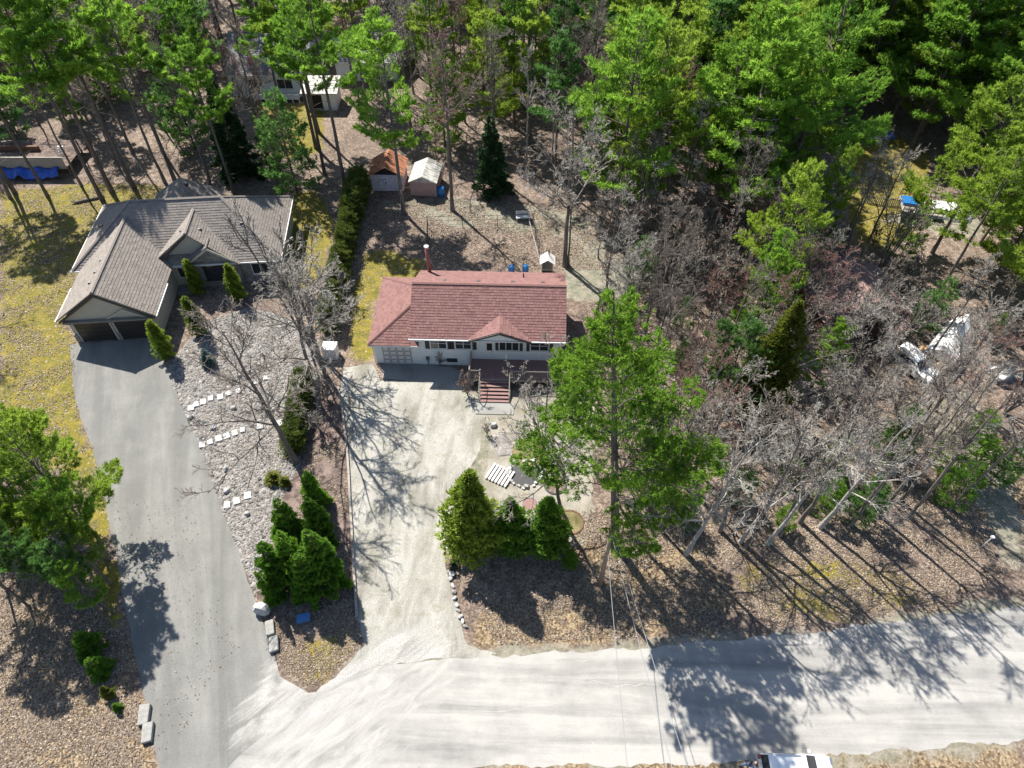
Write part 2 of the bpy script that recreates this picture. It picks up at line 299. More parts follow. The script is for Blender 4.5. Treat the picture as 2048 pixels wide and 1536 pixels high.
class MB:
    def __init__(s): s.v = []; s.f = []
    def add(s, vs, fs):
        o = len(s.v); s.v += [tuple(p) for p in vs]; s.f += [tuple(i + o for i in f) for f in fs]; return s
    def box(s, x0, x1, y0, y1, z0, z1):
        return s.add([(x0, y0, z0), (x1, y0, z0), (x1, y1, z0), (x0, y1, z0), (x0, y0, z1), (x1, y0, z1), (x1, y1, z1), (x0, y1, z1)],
                     [(0, 3, 2, 1), (4, 5, 6, 7), (0, 1, 5, 4), (1, 2, 6, 5), (2, 3, 7, 6), (3, 0, 4, 7)])
    def rbox(s, c, size, rz=0, top=1.0):
        ca, sa = math.cos(rz), math.sin(rz); vs = []
        for z, k in ((-.5, 1.0), (.5, top)):
            for x, y in ((-.5, -.5), (.5, -.5), (.5, .5), (-.5, .5)):
                X, Y = x * size[0] * k, y * size[1] * k
                vs.append((c[0] + X * ca - Y * sa, c[1] + X * sa + Y * ca, c[2] + z * size[2]))
        return s.add(vs, [(0, 3, 2, 1), (4, 5, 6, 7), (0, 1, 5, 4), (1, 2, 6, 5), (2, 3, 7, 6), (3, 0, 4, 7)])
    def slab(s, pts, off):
        """flat polygon given thickness by the offset vector"""
        n = len(pts); a = [Vector(p) for p in pts]; b = [p + Vector(off) for p in a]
        return s.add(a + b, [tuple(range(n))[::-1], tuple(range(n, 2 * n))] + [(i, (i + 1) % n, n + (i + 1) % n, n + i) for i in range(n)])
    def tube(s, pts, r, k=6, caps=True):
        P = [Vector(p) for p in pts]; rr = r if isinstance(r, (list, tuple)) else [r] * len(P); vs = []
        for i, p in enumerate(P):
            t = (P[min(i + 1, len(P) - 1)] - P[max(i - 1, 0)]).normalized()
            a = t.cross(Vector((0, 0, 1)) if abs(t.z) < .9 else Vector((1, 0, 0))).normalized(); b = t.cross(a)
            for j in range(k):
                th = 2 * math.pi * j / k; vs.append(p + (a * math.cos(th) + b * math.sin(th)) * rr[i])
        fs = [(i * k + j, i * k + (j + 1) % k, (i + 1) * k + (j + 1) % k, (i + 1) * k + j) for i in range(len(P) - 1) for j in range(k)]
        if caps: fs += [tuple(range(k))[::-1], tuple(range((len(P) - 1) * k, len(P) * k))]
        return s.add(vs, fs)
    def mesh(s, name, mat, smooth=False):
        me = bpy.data.meshes.new(name); me.from_pydata([tuple(p) for p in s.v], [], s.f); me.update()
        bm = bmesh.new(); bm.from_mesh(me); bmesh.ops.recalc_face_normals(bm, faces=bm.faces); bm.to_mesh(me); bm.free()
        if mat: me.materials.append(MATS[mat])
        if smooth: me.polygons.foreach_set('use_smooth', [True] * len(me.polygons))
        return me
    def obj(s, name, mat, parent=None, smooth=False, loc=None):
        return link(name, s.mesh(name, mat, smooth), parent, loc)
def link(name, data, parent=None, loc=None):
    o = bpy.data.objects.new(name, data); COL.objects.link(o)
    if parent: o.parent = parent
    if loc is not None: o.location = loc
    return o
def tag(o, label, cat, group=None):
    o['label'] = label; o['category'] = cat
    if group: o['group'] = group
    return o
def thing(name, label, cat, loc=(0, 0, 0), rz=0.0, group=None):
    o = link(name, None, None, loc); o.rotation_euler = (0, 0, rz); return tag(o, label, cat, group)
def copy_tree(root, loc, rz=0.0, scale=1.0, lean=(0, 0)):
    r = root.copy(); COL.objects.link(r); r.location = loc; r.rotation_euler = (lean[0], lean[1], rz); r.scale = (scale,) * 3 if not isinstance(scale, tuple) else scale
    for ch in root.children:
        c = ch.copy(); COL.objects.link(c); c.parent = r
        for g in ch.children:
            d = g.copy(); COL.objects.link(d); d.parent = c
    return r
def struct(o, kind='structure'): o['kind'] = kind; return o
rs = np.random.RandomState(7)
rnd = random.Random(11)

# ---------------------------------------------------------------- ground
def inpoly(X, Y, poly):
    ins = np.zeros(X.shape, bool); n = len(poly)
    for i in range(n):
        x0, y0 = poly[i]; x1, y1 = poly[(i + 1) % n]
        if y0 == y1: continue
        c = ((y0 > Y) != (y1 > Y)) & (X < (x1 - x0) * (Y - y0) / (y1 - y0) + x0); ins ^= c
    return ins
def gp(px): return [tuple(G(*p).xy) for p in px]
def make_ground():
    dens = np.concatenate([np.arange(-84, 84.01, 0.7)]); far = [90, 110, 150, 220, 350, 600, 1000, 1800]
    xs = np.array([-f for f in far[::-1]] + list(dens) + far)
    ys = np.array([-1800, -900, -400, -150, -50, -15, 0] + list(np.arange(5, 126, 0.7)) + [135, 150, 180, 240, 350, 600, 1000, 1800])
    X, Y = np.meshgrid(xs, ys); nx, ny = len(xs), len(ys)
    r0 = np.random.RandomState(3); jx = r0.randn(*X.shape) * 0.55; jy = r0.randn(*X.shape) * 0.55
    Z = np.zeros_like(X); zone = np.zeros((ny, nx, 4), np.float32); zone[..., 3] = 1
    polys = {0: [[(0, 385), (120, 372), (330, 368), (330, 400), (215, 425), (150, 560), (130, 640), (150, 700), (160, 850), (190, 900), (150, 930), (0, 930)],
                 [(575, 385), (640, 380), (668, 450), (650, 560), (575, 600), (560, 480)],
                 [(735, 495), (850, 520), (850, 560), (745, 600), (748, 730), (690, 730), (700, 620)],
                 [(1690, 300), (1790, 270), (1860, 300), (1850, 400), (1830, 480), (1720, 500), (1690, 420)],
                 [(500, 205), (640, 210), (650, 300), (560, 320), (510, 260)],
                 [(120, 880), (190, 930), (235, 1150), (245, 1260), (190, 1260), (190, 1120), (150, 960)],
                 [(1500, 1120), (1700, 1100), (1800, 1130), (1880, 1190), (1800, 1235), (1560, 1240), (1450, 1180)],
                 [(1000, 130), (1050, 150), (1060, 200), (980, 210)],
                 [(545, 1290), (700, 1240), (735, 1290), (690, 1350), (620, 1385), (560, 1340)]],
             1: [[(1130, 480), (1260, 470), (1290, 540), (1250, 600), (1130, 600)], [(540, 10), (600, 0), (600, 70), (550, 80)],
                 [(930, 800), (1000, 770), (1180, 780), (1180, 1040), (1100, 1090), (1000, 1100), (940, 960)],
                 [(640, 1390), (730, 1300), (940, 1290), (1100, 1300), (1350, 1275), (1600, 1255), (2048, 1180), (2048, 1240), (1300, 1330), (700, 1400)],
                 [(500, 1510), (1300, 1520), (1700, 1500), (2048, 1465), (2048, 1500), (1700, 1536), (500, 1545)],
                 [(1800, 790), (1960, 790), (2048, 1060), (2048, 1190), (1950, 1000), (1820, 880)],
                 [(1750, 440), (1800, 430), (1960, 430), (1960, 480)], [(200, 0), (330, 0), (330, 40), (210, 40)], [(1900, 120), (2048, 150), (2048, 240), (1930, 200)],
                 [(740, 400), (900, 395), (1200, 430), (1200, 480), (880, 450)]],
             2: [[(0, 1170), (120, 1150), (200, 1280), (260, 1300), (300, 1480), (320, 1600), (0, 1600)],
                 [(1880, 950), (2048, 900), (2048, 1100), (1980, 1050)], [(940, 1230), (1200, 1200), (1400, 1260), (1100, 1300), (950, 1290)],
                 [(1150, 1080), (1400, 1100), (1500, 1200), (1300, 1260), (1180, 1200)], [(1700, 1480), (2048, 1490), (2048, 1600), (500, 1600), (500, 1545)],
                 [(1690, 320), (1760, 310), (1770, 360), (1700, 380)]]}
    for ch, pl in polys.items():
        for p in pl: zone[..., ch][inpoly(X + jx * .5, Y + jy * .5, gp(p))] = .62 if p[0] in ((545, 1290), (1500, 1120)) else 1.0
    for ch in range(3):
        a = zone[..., ch]
        for _ in range(2):
            b = np.pad(a, 1, mode='edge'); a = (b[1:-1, 1:-1] * 2 + b[:-2, 1:-1] + b[2:, 1:-1] + b[1:-1, :-2] + b[1:-1, 2:]) / 6
        zone[..., ch] = a
    V = np.stack([X, Y, Z], -1).reshape(-1, 3); i = np.arange(ny - 1)[:, None] * nx + np.arange(nx - 1)[None]
    q = np.stack([i, i + 1, i + nx + 1, i + nx], -1).reshape(-1, 4)
    me = np_mesh('ground', V, quads=q, mat='forest_floor')
    at = me.attributes.new('zone', 'FLOAT_COLOR', 'POINT'); at.data.foreach_set('color', zone.reshape(-1))
    return struct(link('ground', me))
ground = make_ground()
def sheet(name, px, z, mat, jit=0.12, step=0.5, world=False, parent=None, seed=1, kind='structure', th=0.0):
    r0 = random.Random(seed); pts = [Vector((*p, 0)) for p in (px if world else gp(px))]; out = []
    for i, p in enumerate(pts):
        q = pts[(i + 1) % len(pts)]; n = max(1, int((q - p).length / step)); nrm = (q - p).normalized().cross(Vector((0, 0, 1)))
        ph = r0.random() * 9
        for k in range(n):
            s = p.lerp(q, k / n); L = (q - p).length * k / n
            out.append(s + nrm * (jit * (math.sin(L * 1.3 + ph) * .6 + r0.uniform(-.6, .6)) if k else 0))
    bm = bmesh.new(); vs = [bm.verts.new((p.x, p.y, z)) for p in out]; f = bm.faces.new(vs)
    if f.normal.z < 0 or (f.normal_update() or f.normal.z) < 0: f.normal_flip()
    if th:
        g = bmesh.ops.extrude_face_region(bm, geom=[f]); bmesh.ops.translate(bm, verts=[e for e in g['geom'] if isinstance(e, bmesh.types.BMVert)], vec=(0, 0, th))
    bmesh.ops.triangulate(bm, faces=bm.faces)
    me = bpy.data.meshes.new(name); bm.to_mesh(me); bm.free(); me.materials.append(MATS[mat])
    o = link(name, me, parent)
    if not parent and kind: struct(o, kind)
    return o
road_px = [(620, 1385), (700, 1352), (760, 1332), (900, 1316), (1030, 1308), (1200, 1300), (1340, 1290), (1500, 1275), (1650, 1262), (1800, 1240), (1950, 1225), (2048, 1213), (2400, 1165), (3000, 1080),
           (3000, 1300), (2400, 1430), (2048, 1478), (1950, 1488), (1760, 1502), (1600, 1520), (1300, 1530), (1000, 1532), (800, 1545), (600, 1640), (300, 1780), (100, 1700), (400, 1545), (520, 1470)]
sheet('road', road_px, 0.004, 'road_surface', 0.18, 0.35, seed=2)
road = bpy.data.objects['road']
def crack(px, wd, seed):
    r0 = random.Random(seed); P = [G(*p) for p in px]; L_, R_ = [], []
    for a, b in zip(P[:-1], P[1:]):
        d = (b - a).normalized(); n_ = Vector((-d.y, d.x, 0))
        for k in range(8):
            c = a.lerp(b, k / 8) + n_ * r0.uniform(-.12, .12); w_ = wd * r0.uniform(.4, 1.2); L_.append((c.x + n_.x * w_, c.y + n_.y * w_, .0075)); R_.append((c.x - n_.x * w_, c.y - n_.y * w_, .0075))
    n = len(L_); MB().add(L_ + R_, [(i, i + 1, n + i + 1, n + i) for i in range(n - 1)]).obj('crack', 'crack_sand', road)
paved('crack_sand', (0.30, 0.285, 0.26), (0.42, 0.40, 0.36), (0.5, 0.5), 0, (0.3, 0.5))
for i_, p_ in enumerate(([(992, 1318), (990, 1345), (998, 1372)], [(1012, 1440), (1018, 1490), (1024, 1530)], [(1182, 1478), (1186, 1505), (1180, 1530)], [(880, 1428), (1000, 1424), (1090, 1410), (1180, 1404)], [(1150, 1360), (1250, 1372), (1330, 1368)], [(1028, 1330), (1100, 1322), (1200, 1318)])): crack(p_, .028, i_)
drive_px = [(139, 690), (150, 800), (195, 930), (215, 1030), (240, 1150), (265, 1290), (290, 1400), (318, 1536), (325, 1640), (380, 1640), (470, 1520), (620, 1388), (560, 1352), (535, 1270), (510, 1200), (480, 1110), (440, 1010), (405, 900), (370, 830), (333, 738), (318, 676), (160, 686)]
sheet('asphalt_driveway', drive_px, 0.008, 'asphalt_surface', 0.06, 0.5, seed=3)
sheet('gravel_driveway', [(680, 790), (695, 880), (700, 1000), (708, 1120), (716, 1240), (728, 1290), (650, 1375), (720, 1345), (800, 1325), (1000, 1308), (935, 1290), (920, 1240), (900, 1170), (890, 1110), (905, 1050), (920, 980), (960, 900), (970, 820), (940, 770), (830, 762), (760, 762), (745, 728), (690, 735)], 0.010, 'gravel_surface', 0.12, 0.4, seed=5)
bed_px = [(333, 740), (360, 700), (420, 640), (500, 615), (590, 640), (625, 700), (640, 760), (600, 850), (600, 930), (560, 1000), (545, 1090), (514, 1195), (480, 1108), (440, 1008), (405, 898), (370, 828)]
bed = sheet('river_stone_bed', bed_px, 0.006, 'stone_bed', 0.08, 0.5, seed=6)
sheet('mulch_bed', [(640, 760), (675, 775), (690, 880), (697, 1000), (704, 1120), (712, 1235), (560, 1200), (514, 1200), (545, 1090), (560, 1000), (600, 930), (600, 850)], 0.0075, 'mulch', 0.15, 0.5, seed=7)
sheet('concrete_pad', [(764, 724), (826, 726), (905, 735), (970, 770), (880, 768), (765, 757)], 0.020, 'concrete', 0.02, 2, seed=8)
sheet('paver_yard', [(955, 795), (1110, 800), (1185, 800), (1185, 960), (1170, 1090), (1100, 1095), (1000, 1060), (965, 960), (985, 880)], 0.014, 'paver_sand', 0.15, 0.4, seed=9)

# ---------------------------------------------------------------- tree generators (numpy)
def unit(a): return a / np.maximum(np.linalg.norm(a, axis=-1, keepdims=True), 1e-9)
def tubes(P, Rr, k):
    """N curved tubes at once: P (N,K,3), Rr (N,K)"""
    n, K, _ = P.shape
    T = unit(np.gradient(P, axis=1)); ref = np.where(np.abs(T[..., 2:3]) < .9, np.array([0, 0, 1.]), np.array([1., 0, 0]))
    A = unit(np.cross(T, ref)); B = np.cross(T, A); th = np.arange(k) * 2 * np.pi / k
    V = P[:, :, None] + (A[:, :, None] * np.cos(th)[None, None, :, None] + B[:, :, None] * np.sin(th)[None, None, :, None]) * Rr[:, :, None, None]
    base = (np.arange(n) * K * k)[:, None, None] + (np.arange(K - 1) * k)[None, :, None]; j = np.arange(k)[None, None]
    a = base + j; b = base + (j + 1) % k
    return V.reshape(-1, 3), np.stack([a, b, b + k, a + k], -1).reshape(-1, 4)
class Acc:
    def __init__(s): s.V = []; s.Q = []; s.n = 0
    def add(s, v, q): s.V.append(v); s.Q.append(q + s.n); s.n += len(v)
    def mesh(s, name, mat): return np_mesh(name, np.concatenate(s.V), quads=np.concatenate(s.Q), smooth=True, mat=mat)
def grow(P, Rr, n, smin, smax, lf, ang, rng, K, up=0.25, wob=0.12, rmin=0.008, taper=0.35, rf=0.55):
    """children of N parent branches"""
    N0, K0, _ = P.shape; s = rng.uniform(smin, smax, (N0, n)); s = np.sort(s, 1)
    f = s * (K0 - 1); i = np.clip(f.astype(int), 0, K0 - 2); fr = (f - i)[..., None]; idx = np.arange(N0)[:, None]
    p0 = P[idx, i] * (1 - fr) + P[idx, i + 1] * fr; t = unit(P[idx, i + 1] - P[idx, i]); r0 = Rr[idx, i] * (1 - fr[..., 0]) + Rr[idx, i + 1] * fr[..., 0]
    Lp = np.linalg.norm(np.diff(P, axis=1), axis=-1).sum(1)[:, None]
    L = Lp * lf * (1.05 - 0.65 * s) * rng.uniform(.55, 1.25, s.shape)
    ref = unit(rng.randn(*t.shape)); perp = unit(ref - (ref * t).sum(-1, keepdims=True) * t)
    a = np.radians(rng.normal(ang, 9, s.shape))[..., None]; d = unit(t * np.cos(a) + perp * np.sin(a)); d = unit(d + np.array([0, 0, up * .4]))
    pts = [p0]; 
    for k in range(1, K):
        d = unit(d + np.array([0, 0, up / K]) + rng.randn(*d.shape) * wob); pts.append(pts[-1] + d * (L / (K - 1))[..., None])
    Q = np.stack(pts, 2).reshape(N0 * n, K, 3)
    rr = np.maximum(r0 * rf, rmin).reshape(-1, 1) * np.linspace(1, taper, K)[None]
    return Q, np.maximum(rr, rmin * .7)
def trunk_line(h, rng, K=12, wob=0.02, lean=(0, 0)):
    z = np.linspace(0, 1, K); o = np.cumsum(rng.randn(K, 2) * wob * h / K * 2, 0); o -= o[0]
    P = np.zeros((1, K, 3)); P[0, :, 2] = z * h; P[0, :, :2] = o + np.outer(z, lean) * h; return P
def bare_tree(name, h, seed, limbs=14, smin=.35, ang=50, spread=.46, n2=9, n3=7, n4=5, r0=None, stems=1, twig='twig_grey', bk='grey_bark', rmin=.0145):
    rng = np.random.RandomState(seed); r0 = r0 or .0115 * h; A = Acc(); Bm = Acc()
    Ps, Rs = [], []
    for k in range(stems):
        a = rng.uniform(0, 6.28); ln = (.0 if stems == 1 else rng.uniform(.12, .32)); hh = h * (1 if k == 0 else rng.uniform(.75, 1))
        P = trunk_line(hh, rng, lean=(math.cos(a) * ln, math.sin(a) * ln)); rr = (r0 / math.sqrt(stems)) * (np.linspace(1, .12, 12) ** .9); rr[0] *= 1.35
        Ps.append(P); Rs.append(rr[None])
    P = np.concatenate(Ps); Rr = np.concatenate(Rs); A.add(*tubes(P, Rr, 8))
    P1, R1 = grow(P, Rr, max(4, limbs // stems), smin, .97, spread, ang, rng, 6, up=.28, wob=.13, rmin=.03, rf=.6); A.add(*tubes(P1, R1, 5))
    P2, R2 = grow(P1, R1, n2, .22, 1, .5, 42, rng, 5, up=.16, wob=.17, rmin=.022, rf=.62); A.add(*tubes(P2, R2, 4))
    P3, R3 = grow(P2, R2, n3, .2, 1, .52, 42, rng, 4, up=.12, wob=.2, rmin=rmin, rf=.6); Bm.add(*tubes(P3, R3, 3))
    if n4:
        P4, R4 = grow(P3, R3, n4, .25, 1, .55, 40, rng, 3, up=.10, wob=.2, rmin=rmin * .8, rf=.7); Bm.add(*tubes(P4, R4, 3))
    return A.mesh(name + '_trunk', bk), Bm.mesh(name + '_crown', twig)
def blades(C, D, L, W, k, rng, spread=.8, up=.3):
    """needle tufts: k pointed blades fanning out of every centre"""
    n = len(C); d = unit(D[:, None] + rng.randn(n, k, 3) * spread + np.array([0, 0, up])); ln = L[:, None] * rng.uniform(.7, 1.2, (n, k))
    side = unit(np.cross(d, rng.randn(n, k, 3))) * (W[:, None] * rng.uniform(.7, 1.3, (n, k)))[..., None]
    b = C[:, None] - d * (ln * .12)[..., None]; tip = C[:, None] + d * ln[..., None]; mid = C[:, None] + d * (ln * .45)[..., None]
    V = np.stack([b, mid + side, tip, mid - side], 2).reshape(-1, 3); q = np.arange(n * k * 4).reshape(-1, 4)
    return V, q
def leafmesh(name, C, D, L, W, k, rng, mat, spread=.8, up=.3, tint=None):
    V, q = blades(C, D, L, W, k, rng, spread, up); t = rng.uniform(0, 1, len(C)) if tint is None else tint
    return np_mesh(name, V, quads=q, tint=np.repeat(np.clip(t, 0, 1), k * 4), mat=mat)
def pine(name, h, seed, cb=.3, rad=4.2, ntuft=5200, mat='pine_yellow', blade=.34, k=7, whorl=.62, shape=.75, stubs=True, r0=None):
    rng = np.random.RandomState(seed); A = Acc(); r0 = r0 or .0105 * h
    P = trunk_line(h, rng, 14, .008); rr = r0 * (np.linspace(1, .06, 14) ** .85); rr[0] *= 1.3; A.add(*tubes(P, rr[None], 9))
    zs = []; z = cb * h
    while z < h * .985:
        t = (z - cb * h) / (h - cb * h); zs += [z + rng.uniform(-.15, .15) for _ in range(rng.randint(3, 6))]; z += whorl * (1.15 - .6 * t) * rng.uniform(.75, 1.3)
    zs = np.array(zs); t = np.clip((zs - cb * h) / (h - cb * h), 0, 1); n = len(zs)
    L = rad * (np.minimum(1, .55 + t * 2.2)) * ((1 - t) ** shape) * rng.uniform(.42, 1.2, n) + .35
    az = rng.uniform(0, 2 * np.pi, n); el = np.radians(6 + 46 * t ** 1.6 + rng.randn(n) * 8)
    K = 6; s = np.linspace(0, 1, K); hd = np.stack([np.cos(az), np.sin(az)], -1)
    Pb = np.zeros((n, K, 3)); cz = np.interp(zs, P[0, :, 2], np.arange(14)); i = np.clip(cz.astype(int), 0, 12)
    Pb[..., :2] = P[0, i, :2][:, None] + hd[:, None] * (L * np.cos(el))[:, None, None] * s[None, :, None]
    Pb[..., 2] = zs[:, None] + (L * np.sin(el))[:, None] * s[None] + (L * .10)[:, None] * (s ** 2.2)[None] - (L * .07 * (1 - t))[:, None] * np.sin(s * np.pi)[None]
    Pb[:, 1:] += rng.randn(n, K - 1, 3) * .05 * L[:, None, None] * .5
    Rb = (np.clip(.010 * L + .012, .012, .07))[:, None] * np.linspace(1, .25, K)[None]; A.add(*tubes(Pb, Rb, 4))
    # flat plumes of tufts along the outer two thirds of each branch
    wgt = L ** 1.6; cnt = np.maximum(3, (ntuft * wgt / wgt.sum())).astype(int); bi = np.repeat(np.arange(n), cnt); m = len(bi)
    ss = rng.beta(1.9, 1.15, m) * .78 + .24; f = ss * (K - 1); ii = np.clip(f.astype(int), 0, K - 2); fr = (f - ii)[:, None]
    c = Pb[bi, ii] * (1 - fr) + Pb[bi, ii + 1] * fr; tang = unit(Pb[bi, ii + 1] - Pb[bi, ii]); lat = np.stack([-hd[bi, 1], hd[bi, 0], np.zeros(m)], -1)
    wd = (.38 * L[bi]) * (1.08 - ss) ** .5 + .12; nb = 5.0
    ph = np.round(ss * nb * np.maximum(1, L[bi] / 1.4)) ; cl = np.abs(np.sin(bi * 12.9898 + ph * 78.233) * 43758.5) % 1
    u_ = rng.uniform(-1, 1, m); u_ = np.sign(u_) * np.abs(u_) ** .8
    keep = (cl > .36) | (rng.uniform(size=m) < .22)
    c = c + lat * (u_ * wd)[:, None] + tang * (np.abs(u_) * wd * .55)[:, None]; c[:, 2] += rng.randn(m) * .09 + np.abs(u_) * .08 * wd - .05
    D = unit(tang + lat * u_[:, None] * .7)
    tn = .25 + .40 * cl + .45 * (ss - .5) + rng.randn(m) * .16  # light put into the tint: branch tips brighter, inner plume darker
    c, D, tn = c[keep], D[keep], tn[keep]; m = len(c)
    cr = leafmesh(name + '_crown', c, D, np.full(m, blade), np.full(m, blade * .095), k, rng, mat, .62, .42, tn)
    # bare side twigs inside the plumes
    Pt, Rt = grow(Pb, Rb, 5, .3, .95, .36, 48, rng, 3, up=.05, wob=.08, rmin=.008); A.add(*tubes(Pt, Rt, 3))
    if stubs and cb > .2:
        q = rng.randint(8, 16); zz = rng.uniform(.12, cb, q) * h; aa = rng.uniform(0, 6.28, q); ll = rng.uniform(.4, 1.6, q); S = np.zeros((q, 3, 3))
        for j, sv in enumerate((0, .5, 1)): S[:, j] = np.stack([np.cos(aa) * ll * sv, np.sin(aa) * ll * sv, zz - .1 * ll * sv], -1)
        A.add(*tubes(S, np.full((q, 3), .018), 3))
    return A.mesh(name + '_trunk', 'pine_bark'), cr
def spruce(name, h, seed, rad=1.5, ntuft=3800, mat='spruce_green', blade=.20, k=5, cb=.03, droop=.25, shape=.9):
    rng = np.random.RandomState(seed); A = Acc()
    P = trunk_line(h, rng, 8, .004); rr = .012 * h * np.linspace(1, .08, 8) + .006; A.add(*tubes(P, rr[None], 6))
    n = int(h * 26); t = np.sort(rng.uniform(0, 1, n) ** .85); zs = h * (cb + (1 - cb) * t); L = rad * (1 - t) ** shape * rng.uniform(.72, 1.15, n) + .10
    az = rng.uniform(0, 6.2832, n); hd = np.stack([np.cos(az), np.sin(az)], -1); s = np.linspace(0, 1, 4); Pb = np.zeros((n, 4, 3))
    Pb[..., :2] = hd[:, None] * L[:, None, None] * s[None, :, None]
    Pb[..., 2] = zs[:, None] + L[:, None] * (.12 * s - droop * s ** 1.5 * (1 - t)[:, None] + .35 * s * (t ** 2)[:, None])
    A.add(*tubes(Pb, np.full((n, 4), .012), 3))
    wgt = L ** 1.4; cnt = np.maximum(4, ntuft * wgt / wgt.sum()).astype(int); bi = np.repeat(np.arange(n), cnt); m = len(bi)
    ss = rng.beta(2.4, 1.0, m); f = ss * 3; ii = np.clip(f.astype(int), 0, 2); fr = (f - ii)[:, None]; c = Pb[bi, ii] * (1 - fr) + Pb[bi, ii + 1] * fr
    lat = np.stack([-hd[bi, 1], hd[bi, 0], np.zeros(m)], -1); u_ = rng.uniform(-1, 1, m); c = c + lat * (u_ * (.30 * L[bi] * (1.15 - ss) + .05))[:, None]; c[:, 2] += rng.randn(m) * .03
    D = unit(np.stack([hd[bi, 0], hd[bi, 1], np.full(m, .15)], -1) + lat * u_[:, None] * .6)
    tn = .25 + .5 * ss + rng.randn(m) * .15  # sunny tips and shaded inside of the spruce put into the tint
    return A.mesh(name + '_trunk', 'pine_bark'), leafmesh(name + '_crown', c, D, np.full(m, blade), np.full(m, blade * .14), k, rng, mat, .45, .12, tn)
def cedar(name, h, seed, rad=1.2, ntuft=4200, mat='cedar_green', blade=.22, k=5, lobes=9, flat=.75, low=.06):
    """upright cedar: many overlapping sprays on an uneven egg-shaped body"""
    rng = np.random.RandomState(seed); A = Acc(); P = trunk_line(h * .93, rng, 8, .01); A.add(*tubes(P, (.014 * h * np.linspace(1, .15, 8) + .01)[None], 6))
    q = 40; zb = np.linspace(low + .02, .9, q) * h; az = rng.uniform(0, 6.28, q)
    prof = lambda t: np.clip(1.15 * (1 - t) ** flat * (1 - np.exp(-(t + .05) * 9)), 0.03, 1)
    ph = rng.uniform(0, 6.28, lobes); fz = rng.uniform(2, 9, lobes); fa = rng.randint(1, 7, lobes)
    t = rng.uniform(low, 1, ntuft) ** 1.08; a = rng.uniform(0, 6.2832, ntuft)
    lump = sum(np.sin(fz[j] * t * 4 + fa[j] * a + ph[j]) for j in range(lobes)) / lobes
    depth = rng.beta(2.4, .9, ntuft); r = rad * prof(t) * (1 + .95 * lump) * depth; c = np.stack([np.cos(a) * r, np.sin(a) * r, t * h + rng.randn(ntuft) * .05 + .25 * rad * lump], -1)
    D = unit(np.stack([np.cos(a) * .55, np.sin(a) * .55, np.full(ntuft, .75)], -1))
    rl = rad * prof(zb / h) * .85; S = np.zeros((q, 3, 3))
    for j, sv in enumerate((0, .5, 1)): S[:, j] = np.stack([np.cos(az) * rl * sv, np.sin(az) * rl * sv, zb + rl * .45 * sv], -1)
    A.add(*tubes(S, np.full((q, 3), .014), 3))
    tn = .35 + .5 * lump + .35 * (depth - .6) + rng.randn(ntuft) * .14  # bulges tinted as if lit, hollows and inside as if shaded
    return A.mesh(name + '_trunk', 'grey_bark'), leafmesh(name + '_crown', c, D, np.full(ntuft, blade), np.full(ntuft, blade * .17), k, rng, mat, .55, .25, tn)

PROTO = {}
def proto(key, name, meshes, h):
    PROTO[key] = (name, meshes[0], meshes[1], h)
for i in range(3): proto('pine%d' % i, 'pine_tree', pine('pine', 19, 40 + i, cb=.16 + .05 * i, rad=6.1, ntuft=6600, whorl=1.2, blade=.42, shape=.6), 19)
for i in range(3): proto('tall%d' % i, 'pine_tree', pine('tall_pine', 22, 60 + i, cb=.44 + .07 * i, rad=4.3, ntuft=4300, whorl=1.2, blade=.42, shape=.6), 22)
proto('sapling', 'pine_tree', pine('young_pine', 7, 75, cb=.06, rad=2.0, ntuft=2200, blade=.26, whorl=.42), 7)
for i in range(4): proto('bare%d' % i, 'bare_tree', bare_tree('bare_tree', 15, 100 + i, limbs=15, smin=.30 + .05 * (i % 2), n4=4), 15)
for i in range(3): proto('thin%d' % i, 'bare_tree', bare_tree('slender_tree', 17, 120 + i, limbs=14, smin=.48, ang=36, spread=.26, n2=8, n3=6, n4=4, r0=.15), 17)
for i in range(2): proto('multi%d' % i, 'bare_tree', bare_tree('clump_tree', 9, 140 + i, limbs=24, smin=.25, ang=30, spread=.42, n2=8, n3=6, n4=3, r0=.17, stems=5), 9)
for i in range(2): proto('bush%d' % i, 'bare_shrub', bare_tree('bare_shrub', 3.0, 150 + i, limbs=28, smin=.12, ang=36, spread=.5, n2=7, n3=6, n4=0, r0=.06, stems=7, rmin=.013), 3.0)
for i in range(2): proto('spruce%d' % i, 'spruce_tree', spruce('spruce', 4.6, 160 + i, rad=1.5, ntuft=4200, blade=.20, k=7), 4.6)
for i in range(3): proto('cedar%d' % i, 'cedar_tree', cedar('cedar', 5.5, 170 + i, rad=1.35, ntuft=3000, blade=.27), 5.5)
for i in range(2): proto('hedge%d' % i, 'cedar_tree', cedar('hedge_cedar', 3.2, 185 + i, rad=1.15, ntuft=2600, flat=.22, blade=.2, lobes=6, low=.03), 3.2)
proto('column', 'cedar_tree', cedar('columnar_cedar', 4.0, 180, rad=.62, ntuft=3000, blade=.15, flat=.45, mat='cedar_green'), 4.0)
SKIP = {}
def tree(key, base, h, label, group=None, fol=None, twig=None, bk=None, lean=(0, 0), rz=None, wide=1.0, name=None):
    nm, tm, cm, h0 = PROTO[key]; name = name or nm; k = h / h0
    o = thing(name, label, 'shrub' if 'shrub' in name else 'tree', (base[0], base[1], -.03), rnd.uniform(0, 6.28) if rz is None else rz, group)
    o.rotation_euler = Matrix.Rotation(lean[0], 3, 'Y').to_4x4().to_3x3().__matmul__(Matrix.Rotation(-lean[1], 3, 'X')).__matmul__(Matrix.Rotation(o.rotation_euler.z, 3, 'Z')).to_euler()
    o.scale = (k * wide, k * wide, k)
    a = link('trunk', tm, o); b = link('crown', cm, o)
    for ob, mt in ((a, bk), (b, fol or twig)):
        if mt: ob.material_slots[0].link = 'OBJECT'; ob.material_slots[0].material = MATS[mt]
    return o

